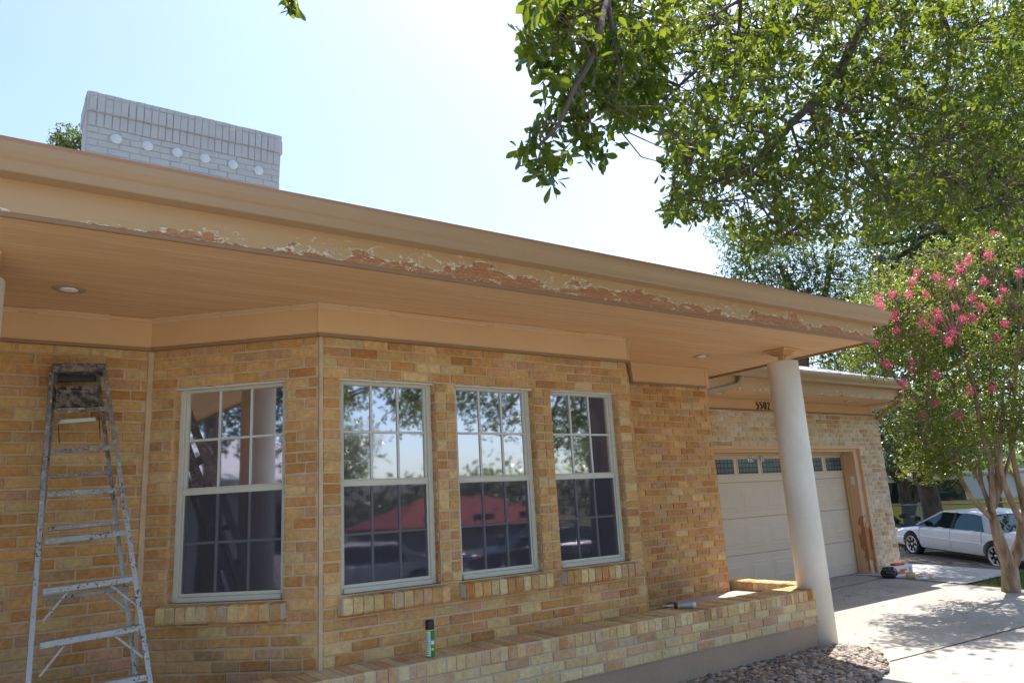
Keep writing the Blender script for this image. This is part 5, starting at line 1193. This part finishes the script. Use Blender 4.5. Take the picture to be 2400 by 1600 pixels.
tree('elm_tree', tuple(g5), 'green tree top peeping over the roof left of the chimney', [([g5, Vector((.6, 15, 3)), Vector((.62, 15, 6)), Vector((.5, 15, 7.3))], .16)], [pc(u, v, 13.5+random.uniform(-.4, .4), (.22, .25, .2)) for u, v in ((140, 318), (165, 312), (175, 335), (155, 335), (180, 345), (135, 345), (190, 320), (160, 360), (200, 350), (185, 370))], 'leaf_bg', 'twig', .06, 560)
# shrub, grass tufts
g6 = gnd(2122, 1290)
tree('shrub', tuple(g6), 'small green shrub between the garage corner and the front wheel of the sedan', [([g6, g6+Vector((0, 0, .2))], .02)], [((g6.x+a, g6.y+b, g6.z+.2), (.28, .28, .2)) for a, b in ((0, 0), (.4, -.1), (.2, .3))], 'leaf_bg', 'twig', .06, 900, cat='shrub', extra=False)
V, F, k = [], [], 0; n_ = 9000; gp = []
while len(gp) < n_:
    x, y = random.uniform(ex+.05, 14.9), random.uniform(3.2, 5.95)
    gp.append((x, y))
for x, y in gp:
    z = ground_z(x, y)-.03; a = random.uniform(0, 6.28); h = random.uniform(.03, .09); w = .004; dx, dy = math.cos(a)*w, math.sin(a)*w; bx_, by_ = random.gauss(0, .02), random.gauss(0, .02)
    V += [(x-dx, y-dy, z), (x+dx, y+dy, z), (x+bx_+dx*.2, y+by_+dy*.2, z+h), (x+bx_-dx*.2, y+by_-dy*.2, z+h)]; F.append((k, k+1, k+2, k+3)); k += 4
tag(np_mesh('grass', np.array(V), np.array(F), 'grass', None, np.clip(rng.normal(.5, .25, len(V)), 0, 1)), 'patchy grass round the foot of the crape myrtle', 'grass', kind='stuff')
# woods far off, all round
T = []
for k in range(170):
    a = random.uniform(-.2, 6.1); rr = random.uniform(48, 62); x, y = math.sin(a)*rr, math.cos(a)*rr
    if -2.2 < x/ (abs(y)+.01) < 0 and False: continue
    hh = random.uniform(2.0, 3.6); T.append(np.array((x, y, -1+hh*.6))+rng.normal(0, 1, (260, 3))*np.array((2.6, 2.6, hh*.5)))
T = np.vstack(T); T = T[T[:, 2] > -2.2]; D = rng.normal(0, 1, T.shape); D /= np.linalg.norm(D, axis=1)[:, None]
V, F, c = leaves(T, D, .75, 'quad'); tag(np_mesh('far_woods', V, F, 'leaf_bg', None, c), 'distant belt of trees round the neighbourhood', 'woods', kind='stuff')

# ------------------------------------------------------------------ across the street (mirrored in the windows)
def neighbour(x, y, rot, w, d, hw_, hr, wall, roof, label):
    z = ground_z(x, y)-.03; h = empty('house', (x, y, z), label, 'house'); c, s = math.cos(rot), math.sin(rot); U = Vector((c, s, 0)); V = Vector((-s, c, 0)); O = Vector((x, y, z))
    m = MB(); m.frame(O, U, V, (0, 0, 1), (-w/2, -d/2, 0), (w/2, d/2, hw_)); m.build('wall', [wall], h)
    P = lambda a, b, e: O+U*a+V*b+Vector((0, 0, e)); e = .6
    m = MB(); vs = [P(-w/2-e, -d/2-e, hw_), P(w/2+e, -d/2-e, hw_), P(w/2+e, d/2+e, hw_), P(-w/2-e, d/2+e, hw_), P(-w/2+d*.35, 0, hr), P(w/2-d*.35, 0, hr)]
    m.add(vs+[v-Vector((0, 0, .15)) for v in vs[:4]], [(0, 1, 5, 4), (1, 2, 5), (2, 3, 4, 5), (3, 0, 4), (9, 8, 7, 6), (0, 6, 7, 1), (1, 7, 8, 2), (2, 8, 9, 3), (3, 9, 6, 0)], 0); m.build('roof', [roof], h)
    for a in (-w*.3, 0, w*.3):
        for sd in (1, -1):
            m = MB(); m.frame(O, U, V, (0, 0, 1), (a-.7, sd*d/2, .9), (a+.7, sd*(d/2+.03), 2.1)); m.build('window', ['vanglass'], h)
neighbour(26, -34, R(6), 11, 9, 1.5, 3.3, 'greyroof', 'redroof', 'red-roofed bungalow across the street, seen only as a reflection in the bay windows')
neighbour(-16, .5, R(75), 16, 8, 2.7, 4.2, 'siding', 'greyroof', 'white-sided house next door, seen only as a reflection in the left bay window')
for i, (x, y, s, lb) in enumerate(((-7.5, 3.2, 2.1, 'young tree in front of the white-sided house next door'), (15.5, -30, 1.7, 'full tree left of the red-roofed bungalow across the street'), (38, -30, 1.9, 'full tree right of the red-roofed bungalow across the street'))):
    z = ground_z(x, y)-.03; g = Vector((x, y, z))
    tree('street_tree', tuple(g), lb, [([g, g+Vector((.1, 0, 1.2*s)), g+Vector((0, .1, 2.4*s))], .12*s)], [((x+random.uniform(-1.2, 1.2)*s, y+random.uniform(-1.2, 1.2)*s, z+random.uniform(2.0, 3.9)*s), (.9*s, .9*s, .7*s)) for _ in range(12)], 'leaf_dark', 'bark', .11, 210)
# repeats of a kind share a group
for o in C.objects:
    if o.parent is None and o.get('category'):
        g = {'tree': 'trees around the property', 'car': 'parked cars', 'tape': 'rolls beside the tool carton'}.get(o['category'])
        if o['category'] == 'house' and o is not house: g = 'houses across the street and next door'
        if g: o['group'] = g
